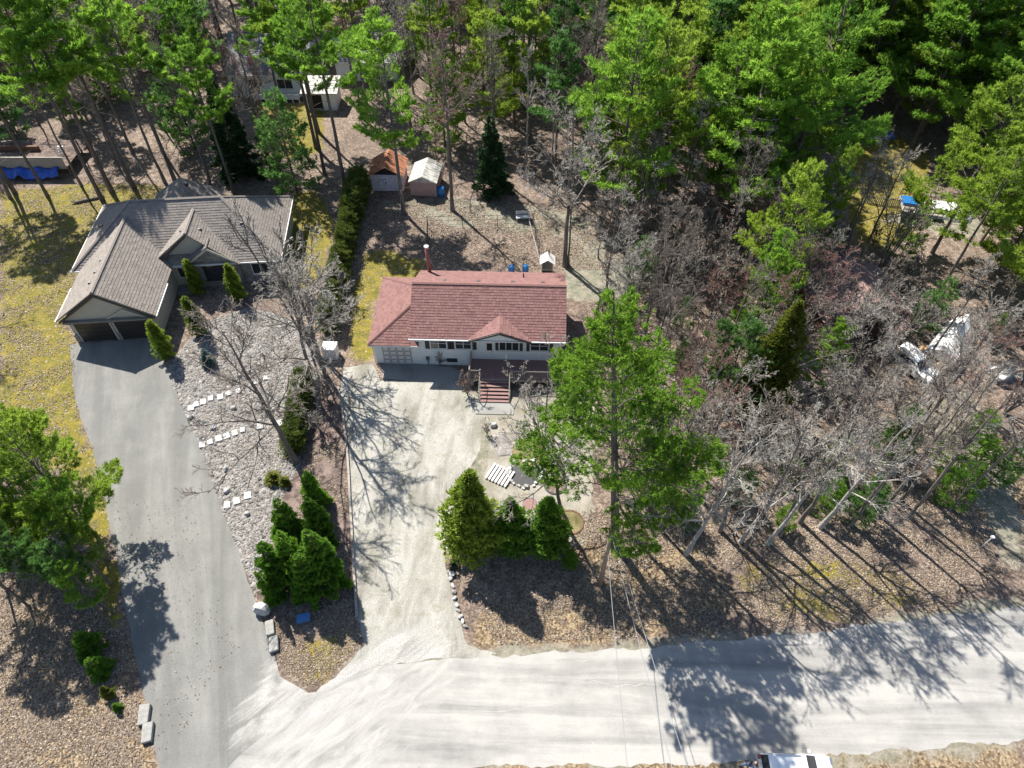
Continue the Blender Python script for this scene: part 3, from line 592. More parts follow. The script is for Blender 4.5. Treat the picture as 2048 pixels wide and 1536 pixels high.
# ---------------------------------------------------------------- building helpers
def roof_plane(parent, eL, eR, rR, rL, mat, name='roof_slope', expo=.235, tab=.30, th=.10, seed=1, lift=.034):
    """one pitched face: a slab with courses of lapped shingles laid on it"""
    eL, eR, rR, rL = (Vector(p) for p in (eL, eR, rR, rL)); rg = random.Random(seed)
    d = (eR - eL).normalized(); nrm = d.cross((rL + rR) / 2 - eL).normalized()
    if nrm.z < 0: nrm = -nrm
    up = nrm.cross(d).normalized()
    if up.z < 0: up = -up
    pts = [eL, eR, rR] + ([rL] if (rL - rR).length > .01 else [])
    sl = MB().slab(pts, -nrm * th).obj(name, mat, parent)
    T = (rL - eL).dot(up); s0L, s0R, s1L, s1R = 0, (eR - eL).dot(d), (rL - eL).dot(d), (rR - eL).dot(d)
    m = MB(); n = max(2, int(T / expo)); e = T / n
    pt = lambda s, t, l: eL + d * s + up * t + nrm * l
    for j in range(n):
        t0, t1 = max(j * e - .012, -.02), min((j + 1) * e + .03, T)
        L0, R0 = s0L + (s1L - s0L) * t0 / T, s0R + (s1R - s0R) * t0 / T; L1, R1 = s0L + (s1L - s0L) * t1 / T, s0R + (s1R - s0R) * t1 / T
        s = min(L0, L1) - rg.uniform(0, tab)
        while s < max(R0, R1):
            a, b = s, s + tab * rg.uniform(.85, 1.15); s = b; b -= .012
            a0, b0, a1, b1 = max(a, L0), min(b, R0), max(a, L1), min(b, R1)
            if b0 - a0 < .02 and b1 - a1 < .02: continue
            b0 = max(b0, a0 + .004); b1 = max(b1, a1 + .004)
            if b0 > R0 + .02 or a0 > R0: a0 = b0 = min(a0, R0); a0 -= .004
            h = lift + rg.uniform(-.008, .008)
            m.add([pt(a0, t0, .002), pt(b0, t0, .002), pt(b0, t0, h), pt(a0, t0, h), pt(b1, t1, .007), pt(a1, t1, .007)], [(0, 1, 2, 3), (3, 2, 4, 5)])
    struct(m.obj('shingles', mat, sl), 'stuff')
    return sl
def ridge_cap(parent, a, b, mat, w=.16, name='ridge_cap'):
    a, b = Vector(a), Vector(b); d = (b - a).normalized(); s = d.cross(Vector((0, 0, 1))).normalized() * w; u = Vector((0, 0, .065)); q = Vector((0, 0, -.02))
    return MB().add([a - s + q, a + u, a + s + q, b - s + q, b + u, b + s + q], [(0, 1, 4, 3), (1, 2, 5, 4), (0, 2, 1), (3, 4, 5)]).obj(name, mat, parent)
def window(parent, x0, x1, z0, z1, y, cols=2, rows=1, fm='white_trim', fw=.07, sill=True, name='window'):
    m = MB(); t = .06
    m.box(x0, x1, y - t, y + .02, z0, z0 + fw).box(x0, x1, y - t, y + .02, z1 - fw, z1).box(x0, x0 + fw, y - t + .002, y + .02, z0 + fw, z1 - fw).box(x1 - fw, x1, y - t + .002, y + .02, z0 + fw, z1 - fw)
    if sill: m.box(x0 - .05, x1 + .05, y - t - .05, y + .02, z0 - .06, z0 - .002)
    w = m.obj(name, fm, parent); cw = (x1 - x0 - 2 * fw) / cols; ch = (z1 - z0 - 2 * fw) / rows
    for i in range(cols):
        for j in range(rows):
            a, b = x0 + fw + i * cw, x0 + fw + (i + 1) * cw; c, d = z0 + fw + j * ch, z0 + fw + (j + 1) * ch
            MB().box(a + .004, b - .004, y - .02, y + .01, c + .004, d - .004).obj('pane', 'window_glass', w)
            if i: MB().box(a - .025, a + .025, y - .045, y + .01, c + .003, d - .003).obj('mullion', fm, w)
            if j: MB().box(a + .03, b - .03, y - .043, y + .01, c - .02, c + .02).obj('mullion', fm, w)
    return w
def box_part(name, mat, parent, *b): return MB().box(*b).obj(name, mat, parent)
def wall_gable(parent, x0, x1, y0, y1, zb, ze, zp, xp, mat, name='gable_wall'):
    return MB().slab([(x0, y0, zb), (x1, y0, zb), (x1, y0, ze), (xp, y0, zp), (x0, y0, ze)], (0, y1 - y0, 0)).obj(name, mat, parent)
def roof_vent(parent, x, y, z, w=.34): return MB().rbox((x, y, z), (w, w * .8, .16), 0, .75).obj('roof_vent', 'dark_trim', parent)

# ---------------------------------------------------------------- red-roofed bungalow
H1 = thing('bungalow', 'white bungalow with red shingle roof, single garage and front deck', 'house', (-8.1, 41.4, 0), R(-1.8))
W, D1 = 12.2, 7.6                                   # main block
box_part('wall', 'white_siding', H1, 0, W, 0, D1, 0, 3.62)
for i in range(17):                                 # lap lines of the siding
    box_part('siding_board', 'white_siding', H1, .05, W - .05, -.022, .0, .25 + i * .2, .25 + i * .2 + .188) if i else None
zE, zR, yR = 3.6, 5.86, D1 / 2
OV = .45; x0, x1 = -.35, W + .32; zEo = zE
rf = roof_plane(H1, (x0, -OV, zEo), (x1, -OV, zEo), (x1, yR, zR), (x0, yR, zR), 'red_shingle', seed=1)
rb = roof_plane(H1, (x0, D1 + OV, zEo), (x1, D1 + OV, zEo), (x1, yR, zR), (x0, yR, zR), 'red_shingle', seed=2)
ridge_cap(H1, (x0, yR, zR + .03), (x1, yR, zR + .03), 'red_shingle')
box_part('fascia', 'white_trim', H1, x0, x1, -OV - .035, -OV - .005, zE - .20, zE - .02)
box_part('gutter', 'white_trim', H1, x0, x1, -OV - .14, -OV - .037, zE - .14, zE - .03)
for sx in (0, W - .1): MB().slab([(sx, .02, 3.55), (sx, D1 - .02, 3.55), (sx, yR, zR - .14)], (.1, 0, 0)).obj('gable_wall', 'white_siding', H1)
for px in (876, 948, 1019, 1082):
    u = (px - 822) / 305 * 12.4; roof_vent(rb, u, yR + .75, zR - .38)
MB().tube([(8.9, 6.3, 4.4), (8.9, 6.3, 5.0)], .06, 8).obj('plumbing_vent', 'dark_trim', rb)
# garage wing with hipped roof
GX0, GX1, GY0, GY1, gz = -3.55, 0.0, 0.02, 7.9, 2.6
box_part('garage_wall', 'white_siding', H1, GX0, -.002, GY0, GY1, 0, 2.58)
a = (GX0 - .32, GY0 - .4, gz); b = (.34, GY0 - .4, gz); c_ = (GX0 - .32, GY1 + .3, gz); k = .47
hr = 3.45; ph, pb = (-.36, GY0 - .4 + hr * .98, gz + hr * k), (-.36, GY1 + .3 - 2.9, gz + hr * k)
roof_plane(H1, a, (-.35, a[1], gz), ph, ph, 'red_shingle', seed=3)
roof_plane(H1, a, c_, pb, ph, 'red_shingle', seed=4)
roof_plane(H1, c_, (-.35, c_[1], gz), pb, pb, 'red_shingle', seed=5)
MB().slab([(-.35, a[1], gz), (.36, a[1], gz), (.36, .4, gz + .3), (-.35, .4, gz + .38)], (0, 0, -.1)).obj('roof_return', 'red_shingle', H1)
ridge_cap(H1, Vector(a) + Vector((0, 0, .03)), Vector(ph) + Vector((0, 0, .05)), 'red_shingle', .13); ridge_cap(H1, Vector(c_) + Vector((0, 0, .03)), Vector(pb) + Vector((0, 0, .05)), 'red_shingle', .13)
box_part('fascia', 'white_trim', H1, a[0], .36, a[1] - .035, a[1] - .005, gz - .18, gz - .02); box_part('fascia', 'white_trim', H1, a[0] - .035, a[0] - .005, a[1], c_[1], gz - .18, gz - .02)
gd = box_part('garage_door', 'door_white', H1, -2.9, -.38, GY0 - .05, GY0 - .001, .02, 2.14)
for i in range(4):
    for j in range(4):
        x = -2.84 + i * .61; z = .08 + j * .51
        box_part('panel_groove', 'door_groove', gd, x + .02, x + .57, GY0 - .056, GY0 - .049, z + .02, z + .47); box_part('panel', 'door_white', gd, x + .07, x + .52, GY0 - .068, GY0 - .05, z + .07, z + .42)
MB().tube([(GX0 - .06, GY0 - .06, .1), (GX0 - .06, GY0 - .06, 2.4)], .045, 6).obj('downspout', 'white_trim', H1)
# windows, shutters and doors on the front
for xw in (1.28, 3.35):
    window(H1, xw, xw + 1.4, 2.02, 3.28, -.025, 2, 2); box_part('shutter', 'shutter_black', H1, xw - .42, xw - .06, -.06, -.022, 1.98, 3.3); box_part('shutter', 'shutter_black', H1, xw + 1.46, xw + 1.8, -.06, -.022, 1.98, 3.3)
window(H1, 2.55, 3.45, .42, .84, -.025, 2, 1, 'dark_trim', .05, False); window(H1, 7.0, 8.7, 1.95, 3.2, -.025, 3, 1); window(H1, 9.6, 11.2, 2.0, 3.2, -.025, 2, 2)
for xs_ in (6.72, 8.74, 9.3, 11.24): box_part('shutter', 'shutter_black', H1, xs_, xs_ + .26, -.06, -.022, 1.95, 3.22)
dr = box_part('front_door', 'white_trim', H1, 5.9, 6.55, -.06, -.022, .96, 3.0); box_part('door_window', 'window_glass', dr, 6.0, 6.45, -.07, -.058, 1.95, 2.8); MB().rbox((6.48, -.1, 1.85), (.05, .06, .12)).obj('handle', 'chrome', dr)
# little entry gable carried on the front slope
ex, ez, eh = 7.1, 3.62, 4.60; ey0, ey1 = -.62, 2.0
roof_plane(H1, (ex - 2.55, .05, ez), (ex - 2.55, ey0, ez), (ex, ey0, eh), (ex, ey1, eh + .05), 'red_shingle', seed=6); roof_plane(H1, (ex + 2.55, ey0, ez), (ex + 2.55, .05, ez), (ex, ey1, eh + .05), (ex, ey0, eh), 'red_shingle', seed=7)
MB().slab([(ex - 2.3, -.5, 3.5), (ex + 2.3, -.5, 3.5), (ex, -.5, 4.48)], (0, .5, 0)).obj('gable_wall', 'white_siding', H1)
for s in (-1, 1): MB().slab([(ex + s * 2.6, ey0 - .03, ez - .2), (ex + s * 2.6, ey0 - .03, ez - .02), (ex, ey0 - .03, eh - .02), (ex, ey0 - .03, eh - .2)], (0, -.04, 0)).obj('fascia', 'dark_trim', H1)
mt = MB().tube([(.95, -.12, .2), (.95, -.12, .75)], .05, 8).rbox((.95, -.12, .85), (.28, .18, .3)).obj('gas_meter', 'door_groove', H1)
# stove pipe with stays, rising from the back slope
ch = MB().tube([(.55, 7.55, 3.6), (.50, 7.55, 6.6)], .17, 12).obj('chimney_pipe', 'pipe_red', H1, smooth=True)
MB().tube([(.50, 7.55, 6.58), (.50, 7.55, 6.74)], .22, 12).obj('cap', 'chrome', ch); MB().tube([(.55, 7.5, 5.6), (-.3, 7.0, 4.1)], .015, 4).obj('guy_wire', 'pale_wire', ch); MB().tube([(.55, 7.5, 5.6), (1.4, 7.0, 4.1)], .015, 4).obj('guy_wire', 'pale_wire', ch)

# front deck and steps
DK = thing('front_deck', 'red-brown wooden deck with pale railing and steps before the white bungalow', 'deck', H1.location, H1.rotation_euler.z)
dz, dx0, dx1, dy = .86, 4.6, 12.4, -2.25
for i in range(15): box_part('board', 'deck_red', DK, dx0, dx1, dy + i * .149, dy + i * .149 + .137, dz - .04, dz)
box_part('rim', 'weathered_wood', DK, dx0 - .04, dx1, dy - .05, dy - .005, dz - .26, dz - .01); box_part('rim', 'weathered_wood', DK, dx0 - .045, dx0 - .005, dy, -.06, dz - .26, dz - .01)
for x in np.arange(dx0 + .1, dx1, 1.9):
    box_part('post', 'weathered_wood', DK, x, x + .1, dy + .02, dy + .12, 0, dz - .045)
def rail(parent, p, q, n, posts=True):
    p, q = Vector(p), Vector(q); rl = MB().tube([p + Vector((0, 0, .92)), q + Vector((0, 0, .92))], .05, 4).tube([p + Vector((0, 0, .12)), q + Vector((0, 0, .12))], .03, 4).obj('railing', 'weathered_wood', parent)
    m = MB()
    for i in range(n + 1): c = p.lerp(q, i / n); m.tube([c + Vector((0, 0, .1)), c + Vector((0, 0, .9))], .02, 4)
    struct(m.obj('balusters', 'weathered_wood', rl), 'stuff')
    for e in (p, q): MB().tube([e, e + Vector((0, 0, 1.05))], .055, 4).obj('newel_post', 'weathered_wood', rl)
sx0, sx1 = 5.6, 8.0
rail(DK, (dx0 + .06, dy + .06, dz), (sx0 - .05, dy + .06, dz), 6); rail(DK, (sx1 + .05, dy + .06, dz), (dx1, dy + .06, dz), 26); rail(DK, (dx0 + .06, dy + .1, dz), (dx0 + .06, -.15, dz), 12)
for i in range(6): box_part('tread', 'deck_red', DK, sx0, sx1, dy - .06 - (i + 1) * .30, dy - .06 - i * .30 - .03, dz - (i + 1) * .125 - .04, dz - (i + 1) * .125)
for x in (sx0 - .06, sx1): MB().slab([(x, dy - .06, dz - .05), (x, dy - .06, dz - .3), (x, dy - 1.9, .0), (x, dy - 1.9, .12)], (.05, 0, 0)).obj('stringer', 'weathered_wood', DK); MB().tube([(x, dy - .1, dz + .9), (x, dy - 1.85, .95)], .04, 4).obj('hand_rail', 'weathered_wood', DK); MB().tube([(x, dy - 1.85, 0), (x, dy - 1.85, .97)], .045, 4).obj('newel_post', 'weathered_wood', DK)
box_part('landing', 'concrete', DK, sx0 - .3, sx1 + .4, dy - 3.1, dy - 1.95, .016, .07)

# ---------------------------------------------------------------- grey-roofed stone house
H2 = thing('stone_house', 'stone and stucco house with brown-grey hipped roof and double garage', 'house', (-38.8, 43.7, 0), R(5))
gs = 'grey_shingle'; ze = 2.85
X0, X1, Y0, Y1 = -.75, 17.95, 6.67, 16.8; ym = (Y0 + Y1) / 2; zr = 6.55; rx0, rx1 = 4.5, 12.75
box_part('wall', 'cream_stucco', H2, X0 + .45, X1 - .45, Y0 + .5, Y1 - .4, 0, 2.86)
box_part('stone_base', 'stone_veneer', H2, 9.2, X1 - .43, Y0 + .44, Y0 + .6, 0, 2.84)
roof_plane(H2, (X0, Y0, ze), (X1, Y0, ze), (rx1, ym, zr), (rx0, ym, zr), gs, seed=11, tab=.45, expo=.25)
roof_plane(H2, (X1, Y1, ze), (X0, Y1, ze), (rx0, ym, zr), (rx1, ym, zr), gs, seed=12, tab=.6, expo=.4)
roof_plane(H2, (X0, Y1, ze), (X0, Y0, ze), (rx0, ym, zr), (rx0, ym, zr), gs, seed=13, tab=.45, expo=.25)
roof_plane(H2, (X1, Y0, ze), (X1, Y1, ze), (rx1, ym, zr), (rx1, ym, zr), gs, seed=14, tab=.45, expo=.25)
for p, q in (((X0, Y0, ze), (rx0, ym, zr)), ((X0, Y1, ze), (rx0, ym, zr)), ((X1, Y0, ze), (rx1, ym, zr)), ((X1, Y1, ze), (rx1, ym, zr)), ((rx0, ym, zr), (rx1, ym, zr))):
    ridge_cap(H2, Vector(p) + Vector((0, 0, .05)), Vector(q) + Vector((0, 0, .05)), gs, .15)
for b_ in ((X0, X1, Y0 - .12, Y0 - .005), (X0 - .12, X0 - .005, Y0, Y1), (X1 + .005, X1 + .12, Y0, Y1)): box_part('gutter', 'white_trim', H2, *b_, ze - .16, ze - .03)
# garage wing, gable to the front
gw, gy, gr = 8.25, 0.0, 5.72; gm = gw / 2
box_part('garage_wall', 'cream_stucco', H2, .55, gw - .5, .38, 7.2, 0, 2.75)
roof_plane(H2, (0, 6.9, ze), (0, gy, ze), (gm, gy, gr), (gm, 10.4, gr), gs, seed=15, tab=.45, expo=.25); roof_plane(H2, (gw, gy, ze), (gw, 6.9, ze), (gm, 10.4, gr), (gm, gy, gr), gs, seed=16, tab=.45, expo=.25)
ridge_cap(H2, (gm, gy, gr + .05), (gm, 10.4, gr + .05), gs, .15)
wall_gable(H2, .45, gw - .4, .30, .40, 2.3, 2.66, 5.35, gm, 'cream_stucco')
MB().slab([(.15, .02, 2.72), (.15, .02, 2.5), (gm, .02, 5.25), (gw - .1, .02, 2.5), (gw - .1, .02, 2.72), (gm, .02, 5.55)], (0, -.04, 0)).obj('fascia', 'dark_trim', H2)
box_part('skirt_roof', 'grey_shingle', H2, .4, gw - .4, -.06, .28, 2.45, 2.60); box_part('shade_band', 'dark_trim', H2, .42, gw - .42, -.03, .29, 2.38, 2.448)  # dark band under the skirt roof paints the gable's shadow line
MB().slab([(gm - .2, .21, 2.62), (gm + 1.6, .21, 3.62), (gw - .9, .21, 2.62), (gw - 1.2, .21, 2.62), (gm + 1.6, .21, 3.42), (gm + .15, .21, 2.62)], (0, -.05, 0)).obj('gable_trim', 'cream_stucco', H2)
box_part('gutter', 'white_trim', H2, gw + .01, gw + .12, gy, 4.2, ze - .16, ze - .03); box_part('gutter', 'white_trim', H2, -.13, -.01, gy, 4.3, ze - .16, ze - .03)
for i, xg in enumerate((1.0, 4.35)):
    g = box_part('garage_door', 'door_brown', H2, xg, xg + 2.95, .31, .375, .03, 2.16)
    for j in range(4):
        for q in range(4): box_part('panel', 'door_brown', g, xg + .06 + q * .72, xg + .74 + q * .72, .293, .312, .08 + j * .52, .54 + j * .52)
    box_part('door_frame', 'cream_stucco', H2, xg - .14, xg - .004, .26, .378, .0, 2.3); box_part('door_frame', 'cream_stucco', H2, xg + 2.954, xg + 3.09, .26, .378, 0, 2.3)
for xp in (.5, 4.1, 7.45): box_part('stone_pier', 'stone_veneer', H2, xp, xp + .34, .22, .376, 0, .9)
for q in ((gm - .9, 2.0), (gm - .85, 3.4), (gm - .8, 5.0)): roof_vent(H2, q[0], q[1], gr - .55, .3)
# entry gables
ex0, ex1, er = 6.13, 14.3, 5.9; em = (ex0 + ex1) / 2; fy = 7.5
roof_plane(H2, (ex0, Y0 + .35, ze), (ex0, Y0 + .12, ze), (em, fy - .35, er), (em, 11.0, er), gs, seed=17, tab=.45, expo=.25)
roof_plane(H2, (ex1, Y0 - .35, ze), (ex1, Y0 + .2, ze), (em, 11.0, er), (em, fy - .35, er), gs, seed=18, tab=.45, expo=.25)
ridge_cap(H2, (em, fy - .35, er + .05), (em, 11.0, er + .05), gs, .15)
wall_gable(H2, ex0 + .5, ex1 - .4, fy - .02, fy + .1, 2.4, 3.0, 5.5, em, 'cream_stucco'); MB().slab([(ex0 + .35, 6.76, ze - .02), (em, fy - .4, er - .1), (em, fy - .4, er - .3), (ex0 + .55, 6.76, ze - .22)], (0, -.05, 0)).obj('fascia', 'dark_trim', H2)
box_part('skirt_roof', 'grey_shingle', H2, ex0 + .4, 9.3, 6.75, 7.45, 2.8, 2.92); box_part('shade_band', 'dark_trim', H2, ex0 + .42, 9.28, 6.78, 7.44, 2.7, 2.798)  # dark band painting in the shade below the entry skirt roof
wall_gable(H2, 9.5, 14.0, 6.82, 7.14, 0, 2.86, 4.5, 11.85, 'stone_veneer', 'stone_gable'); MB().slab([(9.3, 6.45, 2.86), (11.85, 6.45, 4.75), (14.3, 6.45, 2.86), (14.0, 6.45, 2.86), (11.85, 6.45, 4.5), (9.6, 6.45, 2.86)], (0, -.06, 0)).obj('gable_trim', 'cream_stucco', H2)
roof_plane(H2, (9.3, 7.45, 2.92), (9.3, 6.42, 2.92), (11.85, 6.42, 4.82), (11.85, 7.9, 4.82), gs, seed=19, tab=.45, expo=.25)
window(H2, 10.7, 12.9, .75, 2.75, 6.82, 3, 2, 'dark_trim', .09); window(H2, 15.0, 16.6, 1.0, 2.3, Y0 + .44, 2, 1); window(H2, 8.2, 9.0, 1.0, 2.2, Y0 + .5, 1, 1)
dr = box_part('front_door', 'dark_trim', H2, 9.02, 9.2, Y0 + .4, Y0 + .48, .1, 2.3); box_part('door_step', 'concrete', H2, 7.9, 9.48, 5.9, 7.1, .012, .15)
for q in ((em - .65, 8.3, er - .45), (em + .85, 8.6, er - .6), (14.6, 9.6, 5.03), (1.2, 11.2, 4.4)): roof_vent(H2, *q, .32)
# rear cross gable
roof_plane(H2, (4.2, 18.2, 3.0), (4.2, 14.0, 3.0), (7.7, 12.2, 5.75), (7.7, 16.6, 5.75), gs, seed=20, tab=.6, expo=.4); roof_plane(H2, (11.2, 14.0, 3.0), (11.2, 18.2, 3.0), (7.7, 16.6, 5.75), (7.7, 12.2, 5.75), gs, seed=21, tab=.6, expo=.4)
roof_vent(H2, 8.4, 15.9, 5.35, .34); box_part('rear_wall', 'cream_stucco', H2, 4.7, 10.7, 16.3, 17.8, 0, 3.05)
ds = MB(); dc = Vector((-.75, 3.6, 3.05)); dn = Vector((-.75, -.1, .55)).normalized(); q = dn.to_track_quat('Z', 'Y')
ringp = [dc + q @ Vector((.36 * math.cos(t), .36 * math.sin(t), .07)) for t in np.arange(0, 6.28, .523)]; ds.add([dc] + ringp, [(0, i + 1, (i + 1) % 12 + 1) for i in range(12)])
dsh = ds.obj('satellite_dish', 'door_groove', H2); MB().tube([dc, (-.3, 3.7, 2.75), (-.05, 3.7, 2.72)], .03, 5).obj('arm', 'dark_trim', dsh)

# ---------------------------------------------------------------- buildings further back
def simple_house(name, label, x0, x1, y0, y1, ze_, zr_, mat, wallm, wins=(), seed=40, ov=.4, rz=0.0, tab=.5, expo=.35, loc=None):
    h = thing(name, label, 'house', loc or (x0, y0, 0), rz); w_, d_ = x1 - x0, y1 - y0
    box_part('wall', wallm, h, 0, w_, 0, d_, 0, ze_ - .02)
    for sx in (.0, w_ - .1): MB().slab([(sx, .01, ze_ - .05), (sx, d_ - .01, ze_ - .05), (sx, d_ / 2, zr_ - .15)], (.1, 0, 0)).obj('gable_wall', wallm, h)
    roof_plane(h, (-ov, -ov, ze_), (w_ + ov, -ov, ze_), (w_ + ov, d_ / 2, zr_), (-ov, d_ / 2, zr_), mat, seed=seed, tab=tab, expo=expo); roof_plane(h, (w_ + ov, d_ + ov, ze_), (-ov, d_ + ov, ze_), (-ov, d_ / 2, zr_), (w_ + ov, d_ / 2, zr_), mat, seed=seed + 1, tab=tab, expo=expo)
    ridge_cap(h, (-ov, d_ / 2, zr_ + .05), (w_ + ov, d_ / 2, zr_ + .05), mat); box_part('gutter', 'white_trim', h, -ov, w_ + ov, -ov - .13, -ov - .01, ze_ - .16, ze_ - .03)
    for (a_, b_, c_, d2) in wins: window(h, a_, b_, c_, d2, 0, 2, 1)
    return h
q0 = G(452, 150, 3.0); q1 = G(608, 150, 3.0)
H3 = simple_house('far_house', 'long house with pale grey shingle roof in the woods behind the stone house', q0.x, q1.x, q0.y + .4, q0.y + 11, 3.0, 5.9, 'far_grey_shingle', 'white_siding', [(2, 3.6, 1, 2.3), (6, 8, 1, 2.3)], 40)
MB().tube([(9.2, 6.6, 5.2), (9.2, 6.6, 6.3)], .3, 10).obj('roof_fan', 'dark_trim', H3)
box_part('porch_wall', 'white_siding', H3, 10.2, 14.0, -3.6, -.45, 0, 2.2); MB().slab([(9.8, -3.9, 2.2), (14.4, -3.9, 2.2), (14.4, -.45, 2.85), (9.8, -.45, 2.85)], (0, 0, .12)).obj('porch_roof', 'pale_roof', H3)
box_part('porch_opening', 'dark_void', H3, 10.5, 12.3, -3.62, -3.59, .1, 2.0)
q2 = G(668, 118, 2.9)
H3b = simple_house('far_garage', 'grey-roofed outbuilding half hidden by bare trees beside the long far house', q2.x, q2.x + 8, q2.y, q2.y + 8, 2.7, 4.8, 'far_grey_shingle', 'white_siding', (), 44)
pd = thing('patio_deck', 'low white-railed patio deck in front of the long far house', 'deck', G(510, 206)); pw = G(600, 206).x - G(510, 206).x
for i in range(12): box_part('board', 'white_trim', pd, 0, pw, i * .36, i * .36 + .34, .45, .5)
for z in (.75, 1.05): box_part('rail', 'white_trim', pd, 0, pw, -.06, -.01, z, z + .07)
for i in range(8): box_part('post', 'white_trim', pd, i * pw / 7.05, i * pw / 7.05 + .09, -.1, -.062, 0, 1.15)
cf, cb_ = G(1750, 598, 4.6), G(1687, 512, 4.6); cdir = Vector((cb_.x - cf.x, cb_.y - cf.y, 0)); clen = cdir.length; crz = math.atan2(cdir.y, cdir.x); cdir.normalize(); clat = Vector((-cdir.y, cdir.x, 0))
co = Vector((cf.x, cf.y, 0)) - clat * 3.6
H4 = simple_house('cottage', 'cottage with faded pink-red gable roof buried among bare trees', 0, clen, 0, 7.2, 2.7, 4.6, 'far_red_shingle', 'brown_wood', (), 50, rz=crz, loc=co)
box_part('doorway', 'dark_void', H4, -.03, -.005, 2.6, 4.2, .1, 2.1); MB().slab([(-1.9, .2, 2.25), (-1.9, 2.2, 2.25), (-.42, 2.2, 2.6), (-.42, .2, 2.6)], (0, 0, .1)).obj('porch_roof', 'far_red_shingle', H4)
for y in (.3, 2.0): box_part('porch_post', 'brown_wood', H4, -1.8, -1.68, y, y + .12, 0, 2.3)
def shed(name, label, pl, pr_, depth, hw, hr_, roofm, wallm, plank, overh=.25):
    a, b = G(*pl), G(*pr_); w_ = (b - a).length; s = thing(name, label, 'shed', a, math.atan2(b.y - a.y, b.x - a.x))
    box_part('floor', 'brown_wood', s, 0, w_, .03, depth, 0, .12)
    n = int(w_ / plank); pw_ = w_ / n
    for i in range(n): box_part('plank', wallm, s, i * pw_ + .008, (i + 1) * pw_ - .008, -rnd.uniform(0, .015), .05, .1, hw)
    for sx in (0, w_ - .06): box_part('side_wall', wallm, s, sx, sx + .06, .055, depth, .1, hw - .002)
    box_part('back_wall', wallm, s, .06, w_ - .06, depth - .05, depth, .1, hw)
    MB().slab([(.04, .0, hw), (w_ - .04, 0, hw), (w_ / 2, 0, hr_ - .08)], (0, .05, 0)).obj('gable_wall', 'dark_void' if name == 'white_shed' else roofm, s)
    for (e0, e1) in ((-overh, w_ / 2), (w_ + overh, w_ / 2)):
        d = (hr_ - hw) / (w_ / 2); z0 = hw - overh * d
        r = MB().slab([(e0, -overh, z0), (e1, -overh, hr_), (e1, depth + overh, hr_), (e0, depth + overh, z0)], (0, 0, .05)).obj('roof_slope', roofm, s)
        k = int((depth + 2 * overh) / .45)
        for i in range(k):
            y = -overh + .1 + i * .45; MB().slab([(e0, y, z0 + .05), (e1, y, hr_ + .05), (e1, y + .05, hr_ + .05), (e0, y + .05, z0 + .05)], (0, 0, .025)).obj('rib', roofm, r)
    return s, w_
S1, w1 = shed('white_shed', 'white plank shed with rusty orange roof behind the bungalow', (746, 383), (808, 384), 3.2, 2.1, 3.1, 'rust_roof', 'shed_white', .22)
dd = box_part('door', 'shed_white', S1, w1 * .28, w1 * .72, -.045, -.017, .15, 1.85); box_part('hinge_band', 'dark_void', dd, w1 * .30, w1 * .5, -.052, -.044, 1.5, 1.56); box_part('handle', 'dark_void', dd, w1 * .44, w1 * .47, -.07, -.044, 1.0, 1.25)
S2, w2 = shed('metal_shed', 'pink metal shed with pale gabled roof beside the rusty-roofed shed', (822, 392), (874, 395), 3.6, 1.8, 2.5, 'pale_roof', 'pink_panel', .25, .12)

def barrel(name, label, base, r, h, mat, group=None):
    b = thing(name, label, 'barrel', base, 0, group); P = [(0, 0, 0), (0, 0, h * .08), (0, 0, h * .3), (0, 0, h * .33), (0, 0, h * .64), (0, 0, h * .67), (0, 0, h * .93), (0, 0, h)]
    MB().tube(P, [r * .9, r, r, r * 1.05, r * 1.05, r, r, r * .9], 14).obj('body', mat, b, True); MB().tube([(0, 0, h), (0, 0, h + .03)], [r * .55, r * .5], 12).obj('lid', mat, b, True); return b
barrel('barrel', 'blue plastic barrel beside the pink metal shed', G(882, 391), .42, 1.0, 'blue_plastic_and_sky_reflection')
for u in (1023, 1051): barrel('rain_barrel', 'small blue drum standing behind the red roof ridge', G(u, 545), .30, .8, 'blue_plastic_and_sky_reflection', 'blue drums behind the bungalow')
# privy-like pump house
q = G(1094, 547); ph_ = thing('pump_house', 'tiny white-roofed pump house with dark open doorway', 'shed', q, R(-3))
for s in (-.55, .47): box_part('side_wall', 'weathered_wood', ph_, s, s + .08, -.5, .5, 0, 1.7)
box_part('back_wall', 'weathered_wood', ph_, -.46, .46, .43, .5, 0, 1.7); box_part('door_rail', 'weathered_wood', ph_, -.468, .468, -.5, -.45, .8, .9)
for s in (-1, 1): MB().slab([(s * .72, -.65, 1.58), (0, -.65, 2.1), (0, .65, 2.1), (s * .72, .65, 1.58)], (0, 0, .05)).obj('roof_slope', 'white_trim', ph_)
MB().tube([(.1, .35, 2.0), (.1, .35, 2.6)], .07, 8).obj('vent_pipe', 'dark_trim', ph_)
# kitchen garden frame and washing line
gf = thing('garden_fence', 'thin dark wire fence around the leaf-strewn garden behind the bungalow', 'fence', (0, 0, 0))
cor = [G(858, 545), G(856, 456), G(1066, 452), G(1084, 545)]
for i, c in enumerate(cor): MB().tube([c, c + Vector((0, 0, 1.5))], .05, 6).obj('post', 'dark_trim', gf)
for i in range(3):
    for z in (.35, .9, 1.4): MB().tube([cor[i] + Vector((0, 0, z)), cor[i + 1] + Vector((0, 0, z))], .018, 4).obj('wire', 'dark_trim', gf)
    for t in (.33, .66): c = cor[i].lerp(cor[i + 1], t); MB().tube([c, c + Vector((0, 0, 1.45))], .04, 6).obj('post', 'dark_trim', gf)
bn = thing('garden_bench', 'weathered white slatted bench at the far end of the garden', 'bench', G(1046, 440), R(3))
for i in range(4): box_part('slat', 'white_trim', bn, -.75, .75, -.3 + i * .16, -.17 + i * .16, .42, .46)
